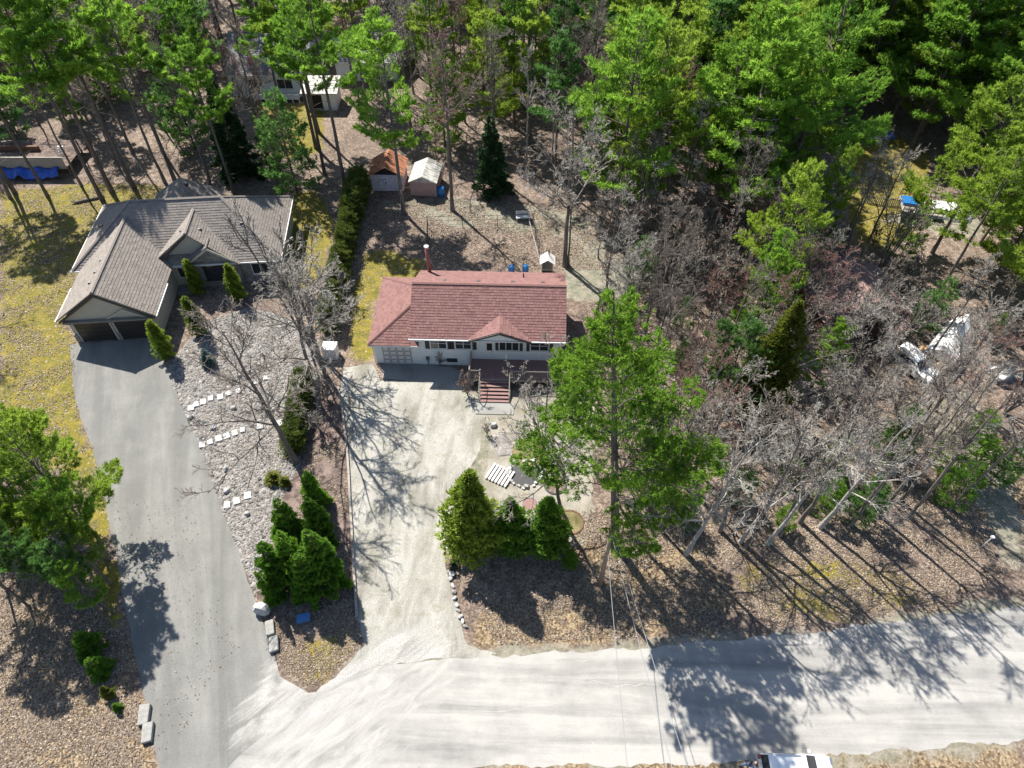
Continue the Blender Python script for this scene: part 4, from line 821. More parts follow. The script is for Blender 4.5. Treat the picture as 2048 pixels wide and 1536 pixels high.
for i in range(2): box_part('back_slat', 'white_trim', bn, -.75, .75, .36, .40, .55 + i * .2, .68 + i * .2)
for x in (-.7, .62):
    for y in (-.28, .30): box_part('leg', 'white_trim', bn, x, x + .08, y, y + .08, 0, .418 if y < 0 else .95)
lp = MB().tube([G(1085, 540), G(1058, 446) + Vector((0, 0, .4))], .05, 6).obj('fallen_pole', 'weathered_wood'); tag(lp, 'long thin grey pole lying along the garden fence', 'pole')
q = G(664, 712); ub = thing('utility_box', 'white metal utility cabinet at the end of the cedar hedge', 'utility box', q, R(-3))
MB().rbox((0, 0, .62), (1.15, .95, 1.2)).obj('body', 'white_trim', ub); MB().rbox((0, 0, 1.26), (1.25, 1.05, .08), 0, .96).obj('lid', 'white_trim', ub); box_part('door', 'door_white', ub, -.45, .45, -.495, -.477, .15, 1.1); box_part('plinth', 'concrete', ub, -.65, .65, -.55, .55, 0, .06)

# raised platform with plank skirt and blue tarp at the wood's edge
fy_ = G(70, 352).y; xa, xb = G(-60, 345).x, G(150, 345).x
PF = thing('raised_platform', 'raised wooden platform with grey plank fence and leaf-strewn floor', 'deck', (xa, fy_, 0)); L_ = xb - xa
for i in range(11): box_part('board', 'mulch', PF, 0, L_, .1 + i * .5, .1 + i * .5 + .48, 1.12, 1.18)
for i in range(int(L_ / .24)): box_part('plank', 'weathered_wood', PF, i * .24, i * .24 + .21, -.03 - rnd.uniform(0, .02), .02, .9 + rnd.uniform(-.03, .03), 2.3)
box_part('cap_rail', 'weathered_wood', PF, 0, L_, -.09, .09, 2.302, 2.36); box_part('rear_step', 'brown_wood', PF, .5, L_ * .62, 3.2, 3.5, 1.182, 1.75)
for i in range(6): box_part('post', 'brown_wood', PF, i * L_ / 5.05, i * L_ / 5.05 + .12, .022, .14, 0, 1.118)
for i in range(6): box_part('post', 'brown_wood', PF, i * L_ / 5.05, i * L_ / 5.05 + .12, 5.0, 5.14, 0, 1.118)
la = thing('steps', 'small white steps standing behind the plank fence', 'steps', (xb - 1.9, fy_ + 2.1, 1.18))
for s in (0, .8): MB().tube([(s, 0, 0), (s, .6, 1.0)], .05, 4).obj('stringer', 'white_trim', la)
for i in range(4): box_part('tread', 'white_trim', la, .03, .77, .08 + i * .15, .22 + i * .15, .15 + i * .24, .19 + i * .24)
rgt = np.random.RandomState(5); nx_, nz_ = 60, 7; V = np.zeros((nz_, nx_, 3))
for j in range(nz_):
    for i in range(nx_):
        x = .4 + (L_ - 1.3) * i / (nx_ - 1); sag = .18 * math.sin(x * 1.7) + .12 * math.sin(x * 4.3 + 1)
        V[j, i] = (x, -.12 - .9 * (j / (nz_ - 1)) ** .7 + .09 * math.sin(x * 6 + j), 1.12 + .12 * math.sin(x * 3.1) - (.8 + sag) * (j / (nz_ - 1)) ** 1.4)
ii = np.arange(nz_ - 1)[:, None] * nx_ + np.arange(nx_ - 1)[None]; qd = np.stack([ii, ii + 1, ii + nx_ + 1, ii + nx_], -1).reshape(-1, 4)
tp = link('tarpaulin', np_mesh('tarpaulin', V.reshape(-1, 3), quads=qd, smooth=True, mat='blue_tarp'), None, (xa, fy_, 0)); md = tp.modifiers.new('s', 'SOLIDIFY'); md.thickness = .03
tag(tp, 'bright blue tarpaulin bundled along the foot of the plank fence', 'tarp')
lg = thing('log', 'dark log lying on the yellow lawn beside the stone house', 'log', G(150, 408), R(24)); MB().tube([(0, 0, .16), (2.2, 0, .15), (3.0, .05, .14)], [.17, .15, .11], 9).obj('bark', 'pine_bark', lg, True); MB().tube([(.1, 0, .16), (-.25, .25, .3)], .1, 7).obj('stub', 'pine_bark', lg, True)

# ---------------------------------------------------------------- right-hand yards
def blob(name, label, cat, c, size, mat, seed, rz=0, peak=.6, kind=None):
    """cloth-covered heap: a folded skin over an uneven load"""
    r0 = np.random.RandomState(seed); na, nr = 28, 7; V = []
    ph = r0.uniform(0, 6.28, 8)
    for j in range(nr + 1):
        t = j / nr
        for i in range(na):
            a = 2 * math.pi * i / na; sq = 1 / max(abs(math.cos(a)), abs(math.sin(a))) ** .55
            rr = (1 - t ** 1.7 * .93) * sq * (1 + .07 * math.sin(5 * a + ph[0]) + .05 * math.sin(9 * a + ph[1]) * (1 - t)) * .5
            z = size[2] * (1 - (1 - t) ** (1.6)) * (1 + peak * .35 * math.sin(2 * a + ph[2]) * t * (1 - t) * 3)
            V.append((rr * size[0] * math.cos(a), rr * size[1] * math.sin(a), z))
    V.append((0, 0, size[2] * 1.01)); q_ = [(j * na + i, j * na + (i + 1) % na, (j + 1) * na + (i + 1) % na, (j + 1) * na + i) for j in range(nr) for i in range(na)]
    tr = [(nr * na + i, nr * na + (i + 1) % na, (nr + 1) * na) for i in range(na)]
    o = link(name, np_mesh(name, np.array(V), quads=np.array(q_), tris=np.array(tr), smooth=True, mat=mat), None, (c[0], c[1], 0)); o.rotation_euler = (0, 0, rz)
    if kind: return struct(o, kind)
    return tag(o, label, cat)
# a boat wrapped in white on its trailer
bq = G(1898, 690); BT = thing('covered_boat', 'boat wrapped in a white cover, its bow raised, among bare trees', 'boat', bq, R(48)); V = []
for i in range(9):
    t = i / 8; hw = 1.25 * (1 - max(0, t - .45) ** 2 * 3.1); top = 1.75 + .55 * math.sin(t * 2.6); V += [(t * 6.4 - 3.2, -hw, .75 + .25 * t), (t * 6.4 - 3.2, -hw * .95, 1.25 + .25 * t), (t * 6.4 - 3.2, 0, top), (t * 6.4 - 3.2, hw * .95, 1.25 + .25 * t), (t * 6.4 - 3.2, hw, .75 + .25 * t)]
MB().add(V, [(i * 5 + j, i * 5 + j + 1, i * 5 + j + 6, i * 5 + j + 5) for i in range(8) for j in range(4)] + [(0, 1, 2, 3, 4), (44, 43, 42, 41, 40)]).obj('cover', 'white_tarp', BT)
MB().tube([(-3, 0, .45), (4.2, 0, .45)], .07, 6).tube([(-1.2, -1.1, .4), (-1.2, 1.1, .4)], .06, 6).box(-2.6, 1.5, -.6, .6, .5, .8).obj('trailer_frame', 'dark_trim', BT)
for y in (-1.15, 1.15): MB().tube([(-1.2, y - .1, .33), (-1.2, y + .1, .33)], .33, 14).obj('wheel', 'tyre', BT)

def car(name, label, loc, rz, L=4.3, Wd=1.8, body='car_white', hatch_open=False):
    c = thing(name, label, 'car', loc, rz); hw = Wd / 2
    prof = [(-L / 2, .35), (-L / 2 - .02, .75), (-L / 2 + .12, 1.02), (-L / 2 + .42, 1.42), (-L / 2 + .75, 1.56), (.1, 1.58), (.42, 1.50), (1.02, 1.05), (1.3, .98), (L / 2 - .25, .86), (L / 2, .70), (L / 2 + .03, .45), (L / 2 - .05, .28), (-L / 2 + .1, .28)]
    V, n = [], len(prof)
    ys = (-1, -.96, -.82, .82, .96, 1); 
    for yk in ys:
        for (x, z) in prof:
            tum = 1 - max(0, z - .95) * .30; sh = (0 if abs(yk) < .9 else (.03 if abs(yk) < .99 else .10)); end = 1 - .06 * (abs(x) / (L / 2)) ** 4
            V.append((x * (1 - sh * .15), yk * hw * tum * end, z - (sh * .5 if z > .9 else 0)))
    F = [(k * n + i, k * n + (i + 1) % n, (k + 1) * n + (i + 1) % n, (k + 1) * n + i) for k in range(5) for i in range(n)] + [tuple(range(n)), tuple(range(5 * n, 6 * n))[::-1]]
    b = MB().add(V, F).obj('body', body, c, False); bv = b.modifiers.new('b', 'BEVEL'); bv.width = .04; bv.segments = 2; bv.limit_method = 'ANGLE'
    MB().slab([(.40, -.68, 1.53), (.40, .68, 1.53), (1.02, .76, 1.085), (1.02, -.76, 1.085)], (.02, 0, .025)).obj('windshield', 'window_glass', c)
    MB().slab([(-L / 2 + .38, -.66, 1.40), (-L / 2 + .38, .66, 1.40), (-L / 2 + .10, .74, 1.06), (-L / 2 + .10, -.74, 1.06)], (-.03, 0, .015)).obj('rear_window', 'window_glass', c)
    for s in (-1, 1):
        MB().slab([(-L / 2 + .55, s * .80, 1.08), (.75, s * .80, 1.08), (.32, s * .715, 1.46), (-L / 2 + .85, s * .715, 1.47)], (0, s * .035, .01)).obj('side_window', 'window_glass', c)
        MB().tube([(-1.4, s * .62, 1.63), (.1, s * .62, 1.63)], .025, 6).obj('roof_rail', 'chrome', c); MB().rbox((.78, s * (hw + .09), 1.08), (.12, .24, .16), 0, .8).obj('mirror', body, c)
        for x in (-L / 2 + .78, L / 2 - .82):
            wl = MB().tube([(x, s * (hw - .20), .32), (x, s * (hw + .01), .32)], .32, 18).obj('wheel', 'tyre', c); MB().tube([(x, s * (hw + .005), .32), (x, s * (hw + .025), .32)], .2, 14).obj('rim', 'chrome', wl)
        MB().rbox((L / 2 - .05, s * .62, .68), (.2, .34, .14)).obj('headlight', 'chrome', c); MB().rbox((-L / 2 + .04, s * .68, .86), (.12, .22, .26)).obj('tail_light', 'pipe_red', c)
    for s in (-1, 1): MB().tube([(L / 2 + .01, s * .2, .5), (L / 2 + .05, s * .2, .5)], .03, 5).obj('grille', 'dark_trim', c)
    box_part('wiper', 'dark_trim', c, .95, 1.0, -.6, .1, 1.10, 1.13)
    return c
car('parked_car', 'white hatchback half hidden under bare branches beside the firewood', G(1822, 738), R(-62), 4.4)
car('white_car', 'white car parked on the verge across the road with a person at its back', (15.95, 9.72, 0), R(-2), 4.1)
wp = thing('firewood_heap', 'heap of cut firewood rounds between the white hatchback and the wrapped boat', 'firewood', G(1858, 728)); r0 = random.Random(4)
for i in range(26):
    a, rr = r0.uniform(0, 6.28), r0.uniform(0, 1.3); z = .2 + max(0, .75 - rr * .55) * r0.random(); c = Vector((rr * math.cos(a) * .75, rr * math.sin(a) * 1.3, z)); d = Vector((r0.uniform(-1, 1), r0.uniform(-1, 1), r0.uniform(.1, 1.2))).normalized() * .22
    MB().tube([c - d, c + d], r0.uniform(.17, .28), 9).obj('log_round', 'log_end', wp)
blob('covered_heap', 'black plastic sheet thrown over a heap beside the woodland drive', 'tarp', G(2026, 752), (4.2, 3.0, 1.1), 'black_tarp', 21)
blob('grey_cover', 'low heap under grey-white plastic on the yellow lawn', 'tarp', G(1895, 425), (5.2, 3.2, .9), 'white_tarp', 22, R(-12))
dk2 = thing('pool_deck', 'small dark-railed platform with a blue cushion on the yellow lawn', 'deck', G(1800, 432), R(-14))
for i in range(9): box_part('board', 'weathered_wood', dk2, 0, 4.0, i * .34, i * .34 + .32, .55, .6)
for y in (0.0, 3.0):
    for z in (.85, 1.35): box_part('rail', 'dark_trim', dk2, 0, 4.0, y - .03, y + .03, z, z + .06)
    for i in range(9): box_part('post', 'dark_trim', dk2, i * .49, i * .49 + .06, y - .035, y + .035, 0, 1.45)
MB().rbox((.9, 1.9, .75), (1.5, 1.5, .26), 0, .92).obj('cushion', 'blue_plastic_and_sky_reflection', dk2)
fn = thing('picket_fence', 'low dark picket fence on the yellow lawn', 'fence', G(1730, 405), R(-12))
for i in range(26): box_part('picket', 'weathered_wood', fn, i * .2, i * .2 + .1, 0, .03, 0, .9)
for z in (.25, .7): box_part('rail', 'weathered_wood', fn, 0, 5.15, .032, .07, z, z + .06)
blob('blue_heap', 'blue tarp heap glimpsed between pines beyond the yellow lawn', 'tarp', G(1762, 272), (3.0, 1.8, 1.0), 'blue_tarp', 23)
blob('teal_heap', 'small teal covered heap at the edge of the yellow lawn', 'tarp', G(1690, 350), (1.5, 1.2, .8), 'teal_plastic', 24)

# ---------------------------------------------------------------- roadside and garden things
def rock(name, label, c, size, mat, seed, group=None, cat='boulder', rz=0.0):
    bm = bmesh.new(); bmesh.ops.create_icosphere(bm, subdivisions=2, radius=1); r0 = random.Random(seed); pl = [(Vector((r0.gauss(0, 1), r0.gauss(0, 1), r0.gauss(0, 1))).normalized(), r0.uniform(.55, .85)) for _ in range(9)]
    for v in bm.verts:
        for n_, d_ in pl:
            k_ = v.co.dot(n_) - d_
            if k_ > 0: v.co -= n_ * k_ * .9
        v.co = Vector((v.co.x * size[0] / 2, v.co.y * size[1] / 2, v.co.z * size[2] * .6 + size[2] * .38))
    me = bpy.data.meshes.new(name); bm.to_mesh(me); bm.free(); me.materials.append(MATS[mat]); o = link(name, me, None, c); o.rotation_euler = (0, 0, rz); return tag(o, label, cat, group)
rock('boulder', 'rounded grey boulder at the foot of the spruce clump', G(527, 1222), (1.2, 1.1, 1.0), 'boulder', 3)
def slabstone(label, px, size, rz, seed, group): 
    r0 = random.Random(seed); x, y = size[0] / 2, size[1] / 2; p = [(-x + r0.uniform(-.05, .05), -y), (x, -y + r0.uniform(-.08, .08)), (x + r0.uniform(-.06, .06), y), (-x, y + r0.uniform(-.08, .08))]
    o = MB().slab([(a_, b_, 0) for a_, b_ in p], (0, 0, size[2])).obj('stone_slab', 'slab_stone', None, False, G(*px)); o.rotation_euler = (0, 0, rz); md_ = o.modifiers.new('b', 'BEVEL'); md_.width = .04; md_.segments = 2; return tag(o, label, 'stone', group)
for i, p in enumerate(((541, 1258), (549, 1290))): slabstone('flat grey stone slab edging the asphalt below the boulder', p, (.55, 1.05, .28), R(16), i, 'slabs below the boulder')
for i, p in enumerate(((290, 1432), (297, 1467))): slabstone('flat pale stone slab edging the asphalt beside the leafy verge', p, (.6, 1.15, .3), R(12), i + 5, 'slabs beside the leafy verge')
for i, p in enumerate(((427, 857), (454, 983), (494, 1029), (468, 818), (381, 836), (452, 940))): rock('field_stone', 'single larger dark stone lying in the river-stone bed', G(*p), (.55, .45, .35), 'boulder', 30 + i, 'larger stones in the stone bed', 'stone', i)
steps_px = [(383, 817), (393, 810), (407, 805), (422, 798), (441, 795), (456, 788), (478, 783), (513, 765), (531, 757), (405, 891), (421, 885), (438, 878), (454, 873), (470, 867), (486, 861), (521, 853), (558, 848), (455, 1011), (474, 1003), (496, 992)]
ssm = MB().rbox((0, 0, .05), (.46, .56, .10), 0, .95).mesh('stepping_stone', 'white_stone')
for i, p in enumerate(steps_px):
    o = link('stepping_stone', ssm, bed, G(*p)); o.rotation_euler = (0, 0, R(20) + rnd.uniform(-.15, .15)); o.location.z = .035; k = rnd.uniform(.85, 1.1); o.scale = (k, k, 1)
q = G(609, 1240); jb = thing('junction_box', 'service box with blue sky reflection painted on its lid, on the shaded grass below the spruces', 'utility box', q, R(14))
MB().rbox((0, 0, .16), (.78, .52, .32)).obj('body', 'door_groove', jb); MB().rbox((0, 0, .35), (.86, .58, .05)).obj('lid', 'blue_plastic_and_sky_reflection', jb)  # metal lid coloured blue to paint in the sky it reflects
# timber edging of the gravel drive
te = thing('timber_edging', 'long grey timber edging along the gravel driveway', 'edging', (0, 0, 0)); tpx = [(676, 775), (684, 815), (690, 860), (695, 905), (698, 950), (700, 1000), (704, 1060), (707, 1120), (711, 1185), (714, 1235)]
for p, q in zip(tpx[:-1], tpx[1:]):
    a, b = G(*p), G(*q); d = b - a; MB().rbox((a + d / 2) + Vector((0, 0, .09)), (d.length - .03, .16, .19), math.atan2(d.y, d.x)).obj('timber', 'weathered_wood', te)
es = [(899, 1145), (901, 1158), (905, 1172), (908, 1185), (910, 1198), (914, 1210), (917, 1222), (921, 1234), (926, 1244), (931, 1254)]
for i, p in enumerate(es): rock('edging_stone', 'pale fieldstone in the row edging the gravel driveway below the cedars', G(*p), (rnd.uniform(.3, .5), rnd.uniform(.22, .34), rnd.uniform(.14, .24)), ('slab_stone', 'boulder', 'white_stone')[i % 3], 60 + i, 'edging stones below the cedars', 'stone', i)
rock('round_stone', 'white rounded stone under the spiky garden plant', G(905, 1150), (.5, .45, .4), 'white_stone', 75, None, 'stone')
yc = thing('yucca', 'spiky dark rosette plant beside the gravel driveway', 'plant', G(907, 1132)); Cc = np.zeros((60, 3)); Cc[:, 2] = .15
link('leaves', leafmesh('yucca', Cc, np.zeros((60, 3)) + np.array([0, 0, .3]), np.full(60, .6), np.full(60, .03), 1, np.random.RandomState(3), 'spruce_dark', .9, .2), yc)
def disc_bed(name, label, px, r, mat, edge, th=.10, seed=1, sq=1.0):
    c = G(*px); b = thing(name, label, 'garden bed', c); P = [(r * math.cos(t) * (1 + .03 * math.sin(3 * t + seed)), r * sq * math.sin(t) * (1 + .03 * math.sin(4 * t)), .02) for t in np.linspace(0, 2 * math.pi, 37)[:-1]]
    MB().slab(P, (0, 0, th * .5)).obj('soil', mat, b); n = 24
    for i in range(n):
        t0, t1 = 2 * math.pi * i / n + .012, 2 * math.pi * (i + 1) / n - .012; pr = [((r + w_) * math.cos(t), (r * sq + w_) * math.sin(t), .0) for t, w_ in ((t0, .0), (t0, .11), (t1, .11), (t1, .0))]
        MB().slab(pr, (0, 0, th)).obj('edging_block', edge, b)
    return b
disc_bed('mossy_bed', 'round mossy flower bed edged with dark stone by the front walk', (1058, 905), 1.35, 'bed_moss', 'slab_stone')
disc_bed('mulch_ring', 'round dark mulch ring beside the two-stemmed front yard tree', (1110, 970), .75, 'mulch', 'dark_trim', seed=2)
disc_bed('sandy_ring', 'round sandy bed at the foot of the front yard tree', (1140, 1045), .9, 'bed_moss', 'brown_wood', seed=3)
pn = thing('garden_pond', 'small dark garden pond ringed with pale stones', 'pond', G(1050, 948)); r0 = random.Random(8)
MB().slab([(1.15 * math.cos(t), 1.05 * math.sin(t), .02) for t in np.linspace(0, 6.283, 25)[:-1]], (0, 0, .03)).obj('water', 'pond_liner', pn)
for i in range(22):
    t = i / 22 * 6.283 + r0.uniform(-.08, .08); k_ = r0.uniform(.7, 1.35); e_ = r0.uniform(-.1, .16); MB().rbox(((1.3 + e_) * math.cos(t), (1.18 + e_) * math.sin(t), .10 * k_), (.36 * k_, .28 * k_, .2 * k_), t + 1.57 + r0.uniform(-.5, .5), .72).obj('rim_stone', r0.choice(('white_stone', 'slab_stone', 'boulder')), pn)
gb = thing('slat_bridge', 'pale wooden slat footbridge beside the garden pond', 'bridge', G(1000, 952), R(-28))
for i in range(7): box_part('slat', 'white_trim', gb, -.9 + i * .27, -.9 + i * .27 + .16, -.75, .75, .14, .19)
for y in (-.5, .45): box_part('beam', 'brown_wood', gb, -.95, .95, y, y + .07, .015, .138)
disc_bed('paver_patch', 'small patch of pinkish pavers behind the front cedars', (1060, 1010), .55, 'deck_red', 'slab_stone', seed=5)
blob('woodchip_heap', 'grey heap of wood chips beside the mossy flower bed', 'woodchips', G(1004, 890), (1.5, 2.3, .22), 'stone_bed', 31, R(25))
rock('white_block', 'white block of stone on the gravel by the front walk', G(987, 852), (.75, .6, .4), 'white_stone', 77, None, 'stone')
ml = thing('marker_post', 'leaning white marker post beside the woodland drive', 'post', G(1962, 1094)); tpz = G(1988, 1079, 1.2) - G(1962, 1094); MB().tube([(0, 0, 0), (.25, .1, 1.15)], .035, 6).obj('post', 'white_trim', ml); MB().rbox((.25, .1, 1.2), (.2, .2, .14)).obj('cap', 'white_trim', ml)
# utility pole and its wires
pb_ = G(1200, 1170); UP = thing('utility_pole', 'weathered brown utility pole standing in front of the big pine', 'utility pole', pb_); MB().tube([(0, 0, -.05), (.0, 0, 3), (.0, .0, 7.2)], [.17, .15, .12], 10).obj('shaft', 'pole_wood', UP, True); MB().tube([(-.28, 0, 6.7), (.28, 0, 6.7)], .05, 6).obj('bracket', 'dark_trim', UP)
for k, (a, b) in enumerate((((-.25, 0, 6.75), (1272, 1700)), ((.25, 0, 6.75), (1430, 1700)), ((0, 0, 7.1), (1390, 1700)))):
    p = pb_ + Vector(a); q = G(*b, 7.0); mid = (p + q) / 2 - Vector((0, 0, .35)); pts = [p, p.lerp(mid, .5) - Vector((0, 0, .1)), mid, q.lerp(mid, .5) - Vector((0, 0, .1)), q]
    tag(MB().tube(pts, .018, 5).obj('overhead_wire', 'pale_wire'), 'thin overhead wire running from the utility pole across the road', 'wire', 'overhead wires')

# ---------------------------------------------------------------- hero trees
bp_m = pine('big_pine', 26, 5, cb=.22, rad=7.4, ntuft=16000, mat='pine_big', blade=.31, k=8, whorl=1.1, shape=.85, r0=.36)
PROTO['big'] = ('pine_tree', bp_m[0], bp_m[1], 26)
tree('big', G(1228, 1087), 23.5, 'big bright green pine standing alone in the front yard by the utility pole', lean=(R(-6), 0), rz=0)
tree('bare0', G(592, 925), 14.5, 'bare tree rooted in the river-stone bed, leaning over the asphalt driveway', lean=(R(-5), 0), wide=1.35, twig='twig_brown')
tree('multi0', G(626, 700), 14, 'many-stemmed bare tree where the stone bed meets the cedar hedge', wide=1.1)
tree('bare1', G(640, 815), 14, 'bare tree rising out of the lower hedge beside the gravel driveway', lean=(R(2), 0), wide=1.25)
tree('bare3', G(652, 752), 13, 'bare tree beside the white utility cabinet, its branches shading the gravel', wide=1.2)
tree('bare2', G(1132, 1040), 11.5, 'two-stemmed dark bare tree in the ringed bed of the front yard', lean=(R(-14), R(2)), wide=1.2)
tree('multi1', G(1090, 850), 8.5, 'bare tree with several stems growing before the bungalow deck', lean=(R(-6), 0))
tree('bush0', G(935, 790), 2.4, 'reddish bare bush at the left of the deck steps', twig='twig_red', wide=1.3)
tree('bush1', G(880, 730), 1.8, 'small bare bush against the white bungalow wall')
tree('bush0', G(1060, 800), 2.2, 'tangled bare bush at the right of the deck steps', wide=1.3)
tree('bush1', G(975, 870), 1.6, 'low grey bare bush beside the wood chips')
tree('bare3', G(1130, 532), 17, 'tall wide bare tree with twin trunks behind the bungalow', wide=1.15)
tree('thin2', G(1137, 530), 12, 'slimmer second stem at the foot of the tall bare tree behind the bungalow')
tree('tall0', G(808, 428), 20, 'tall dark trunk standing just before the white rusty-roofed shed', bk='grey_bark', fol='pine_green')
tree('thin0', G(905, 422), 18, 'bare straight-trunked tree standing just before the pink metal shed', twig='twig_red', wide=1.3)
PROTO['firs'] = ('spruce_tree', *spruce('dark_fir', 9, 190, rad=2.1, ntuft=5000, mat='spruce_dark', blade=.3), 9)
tree('firs', G(985, 385), 9, 'dark green fir standing between the garden and the sheds')
tree('firs', G(482, 350), 11, 'dark green fir in the shade behind the stone house')
# birches on the verge to the right
for i, (u, v, h, ln) in enumerate(((1372, 1108, 14, (5, -1)), (1535, 1088, 13, (7, 0)), (1480, 1085, 12, (8, 2)), (1640, 1055, 13, (5, 0)))):
    tree('bare%d' % (i % 4), G(u, v), h, 'pale-barked birch leaning over the verge above the road', 'birches along the verge', bk='birch_bark', lean=(R(ln[0]), R(ln[1])), twig='twig_grey')
tree('thin1', G(1898, 1018), 15, 'tall straight brown trunk beside the woodland drive', lean=(R(4), 0))
tree('bare2', G(1730, 925), 12, 'bare tree with a long sweeping limb below the white hatchback', lean=(R(14), 0))
tree('thin0', G(1800, 1000), 15, 'bare grey tree whose shadow crosses the woodland drive')
# conifers to the right of the big pine
tree('pine0', G(1600, 560), 14, 'narrow yellow-green pine between the thicket and the pink-roofed cottage', fol='pine_yellow', wide=.62)
PROTO['bigcedar'] = ('cedar_tree', *cedar('big_cedar', 12, 191, rad=2.3, ntuft=7500, mat='cedar_bronze', blade=.30), 12)
tree('bigcedar', G(1600, 610, 12).xy, 12, 'tall bronze-green cedar in the right-hand thicket')
for i_, (u_, v_, h_, k_, f_) in enumerate(((1625, 330, 15, 'pine1', 'pine_yellow'), (1575, 470, 12, 'pine0', 'pine_green'), (1500, 640, 10, 'pine2', 'pine_deep'), (1450, 640, 9, 'tall0', 'pine_deep'), (1540, 700, 8, 'pine1', 'pine_deep'), (1690, 640, 8, 'pine0', 'pine_green'))):
    tree(k_, G(u_, v_, h_).xy, h_, 'feathery green pine standing among the bare trees of the thicket', 'pines among the thicket', fol=f_, wide=.8)
for i_, (u_, v_, h_) in enumerate(((1700, 880, 5), (1765, 955, 5), (1680, 960, 4), (1835, 820, 6), (1985, 830, 7), (1905, 560, 6), (1960, 930, 5), (1390, 1000, 3.5), (1330, 900, 6), (1500, 940, 4), (1590, 1010, 3))):
    tree('sapling', G(u_, v_, h_).xy, h_, 'bushy little green pine growing up through the right-hand thicket', 'little pines of the right-hand thicket', fol=('pine_green', 'pine_deep')[i_ % 2])
for i_, (u_, v_, h_) in enumerate(((1262, 1075, 13), (1440, 1062, 15), (1490, 1092, 14), (1560, 1070, 16), (1600, 1045, 15), (1700, 1050, 16), (1760, 1030, 15), (1320, 1060, 14), (1820, 1035, 14))):
    tree('thin%d' % (i_ % 3), G(u_, v_), h_, 'slim straight bare tree at the edge of the verge above the road', 'slim trees at the edge of the verge', twig='twig_brown', wide=1.15)
for i_, (u_, v_, h_) in enumerate(((1690, 705, 8), (1760, 725, 7.5), (1645, 720, 8), (1735, 668, 7), (1800, 690, 6.5), (1700, 650, 8))):
    tree('multi%d' % (i_ % 2), G(u_, v_), h_, 'many-stemmed bare tree screening the pink-roofed cottage', 'bare trees screening the cottage', twig=('twig_grey', 'twig_brown')[i_ % 2], wide=1.2)
# left verge of the asphalt driveway
tree('pine1', G(70, 1000), 11, 'bushy bright green pine beside the lawn left of the asphalt driveway', fol='pine_yellow', wide=1.05)
tree('pine2', G(196, 1075), 13.5, 'pine reaching bright boughs over the edge of the asphalt driveway', fol='pine_yellow', wide=.9)
for i_, (u_, v_, h_, k_) in enumerate(((15, 1000, 10, 'pine0'), (120, 1050, 10, 'pine2'), (90, 1135, 10, 'pine1'))): tree(k_, G(u_, v_), h_, 'dense green pine in the clump left of the asphalt driveway', 'pine clump left of the asphalt driveway', fol=('pine_yellow', 'pine_green')[i_ % 2], wide=.9)
for i_, (u_, v_, h_, k_) in enumerate(((218, 1120, 9.5, 'tall1'), (222, 1168, 8.5, 'tall0'), (205, 1208, 8, 'tall1'), (226, 1228, 7, 'tall0'), (180, 1140, 8.5, 'tall2'), (150, 1185, 7, 'tall0'))): tree(k_, G(u_, v_), h_, 'feathery pine rooted close to the left edge of the asphalt driveway', 'feathery pines along the asphalt driveway', fol=('pine_green', 'pine_yellow', 'pine_deep')[i_ % 3], wide=1.0)
tree('thin1', G(215, 1185), 8, 'thin bare stem among the feathery pines along the asphalt driveway')
tree('tall1', G(60, 1215), 10, 'spindly pine among leaf litter at the left verge', 'spindly pines at the left verge', fol='pine_green', wide=.8); tree('tall0', G(15, 1180), 11, 'spindly pine among leaf litter at the left verge', 'spindly pines at the left verge', fol='pine_yellow', wide=.8)
tree('tall2', G(130, 1190), 9.5, 'spindly pine among leaf litter at the left verge', 'spindly pines at the left verge', fol='pine_deep', wide=.9)
tree('bare1', G(145, 1075), 7.5, 'leaning grey dead tree among the pines left of the asphalt driveway', lean=(R(-14), 0), bk='birch_bark')
for i_, p_ in enumerate(((-100, 480), (-70, 610), (-30, 395))): tree('bare%d' % (i_ + 1), G(*p_), 15, 'wide bare tree at the far edge of the yellow lawn', 'bare trees beyond the yellow lawn')
tree('thin2', G(40, 1120), 9, 'thin bare sapling among the pines left of the asphalt driveway')
for i, (u, v, h) in enumerate(((188, 1300, 2.6), (205, 1345, 2.2), (238, 1418, .9))): tree('spruce%d' % (i % 2), G(u, v), h, 'small dark green spruce among leaves beside the asphalt driveway', 'small spruces by the asphalt driveway', wide=1.1)
tree('cedar0', G(222, 1392), 1.5, 'small yellow-green cedar between the little spruces and the slabs', fol='juniper')
# spruce clump between the driveways
for i, (u, v, h) in enumerate(((636, 1010, 4.2), (590, 1080, 5.2), (645, 1075, 5.0), (603, 1160, 6.2), (655, 1160, 6.4), (565, 1170, 5.6), (628, 1185, 5.2), (546, 1205, 4.4))):
    tree('spruce%d' % (i % 2), G(u, v), h, 'bright green spruce in the dense clump between the two driveways', 'spruces between the driveways', wide=.36 if i == 7 else .78)
# front yard cedars
tree('cedar0', G(948, 1098), 9.0, 'tallest of the front yard cedars, beside the gravel driveway', wide=.95); tree('cedar1', G(1022, 1090), 5.8, 'middle of the three front yard cedars', wide=1.0, fol='pine_green'); tree('cedar2', G(1092, 1096), 6.2, 'cedar of the front yard row next to the sandy ring', wide=1.05, fol='pine_green'); tree('cedar1', G(1140, 1130), 2.2, 'low green cedar shrub at the end of the front yard row', fol='pine_green')
tree('cedar2', G(548, 962), 1.1, 'yellow-green spreading juniper in the river-stone bed', fol='juniper', wide=2.2)
tree('cedar0', G(570, 968), .9, 'low yellow juniper beside the stone-bed tree', fol='juniper', wide=2.0)
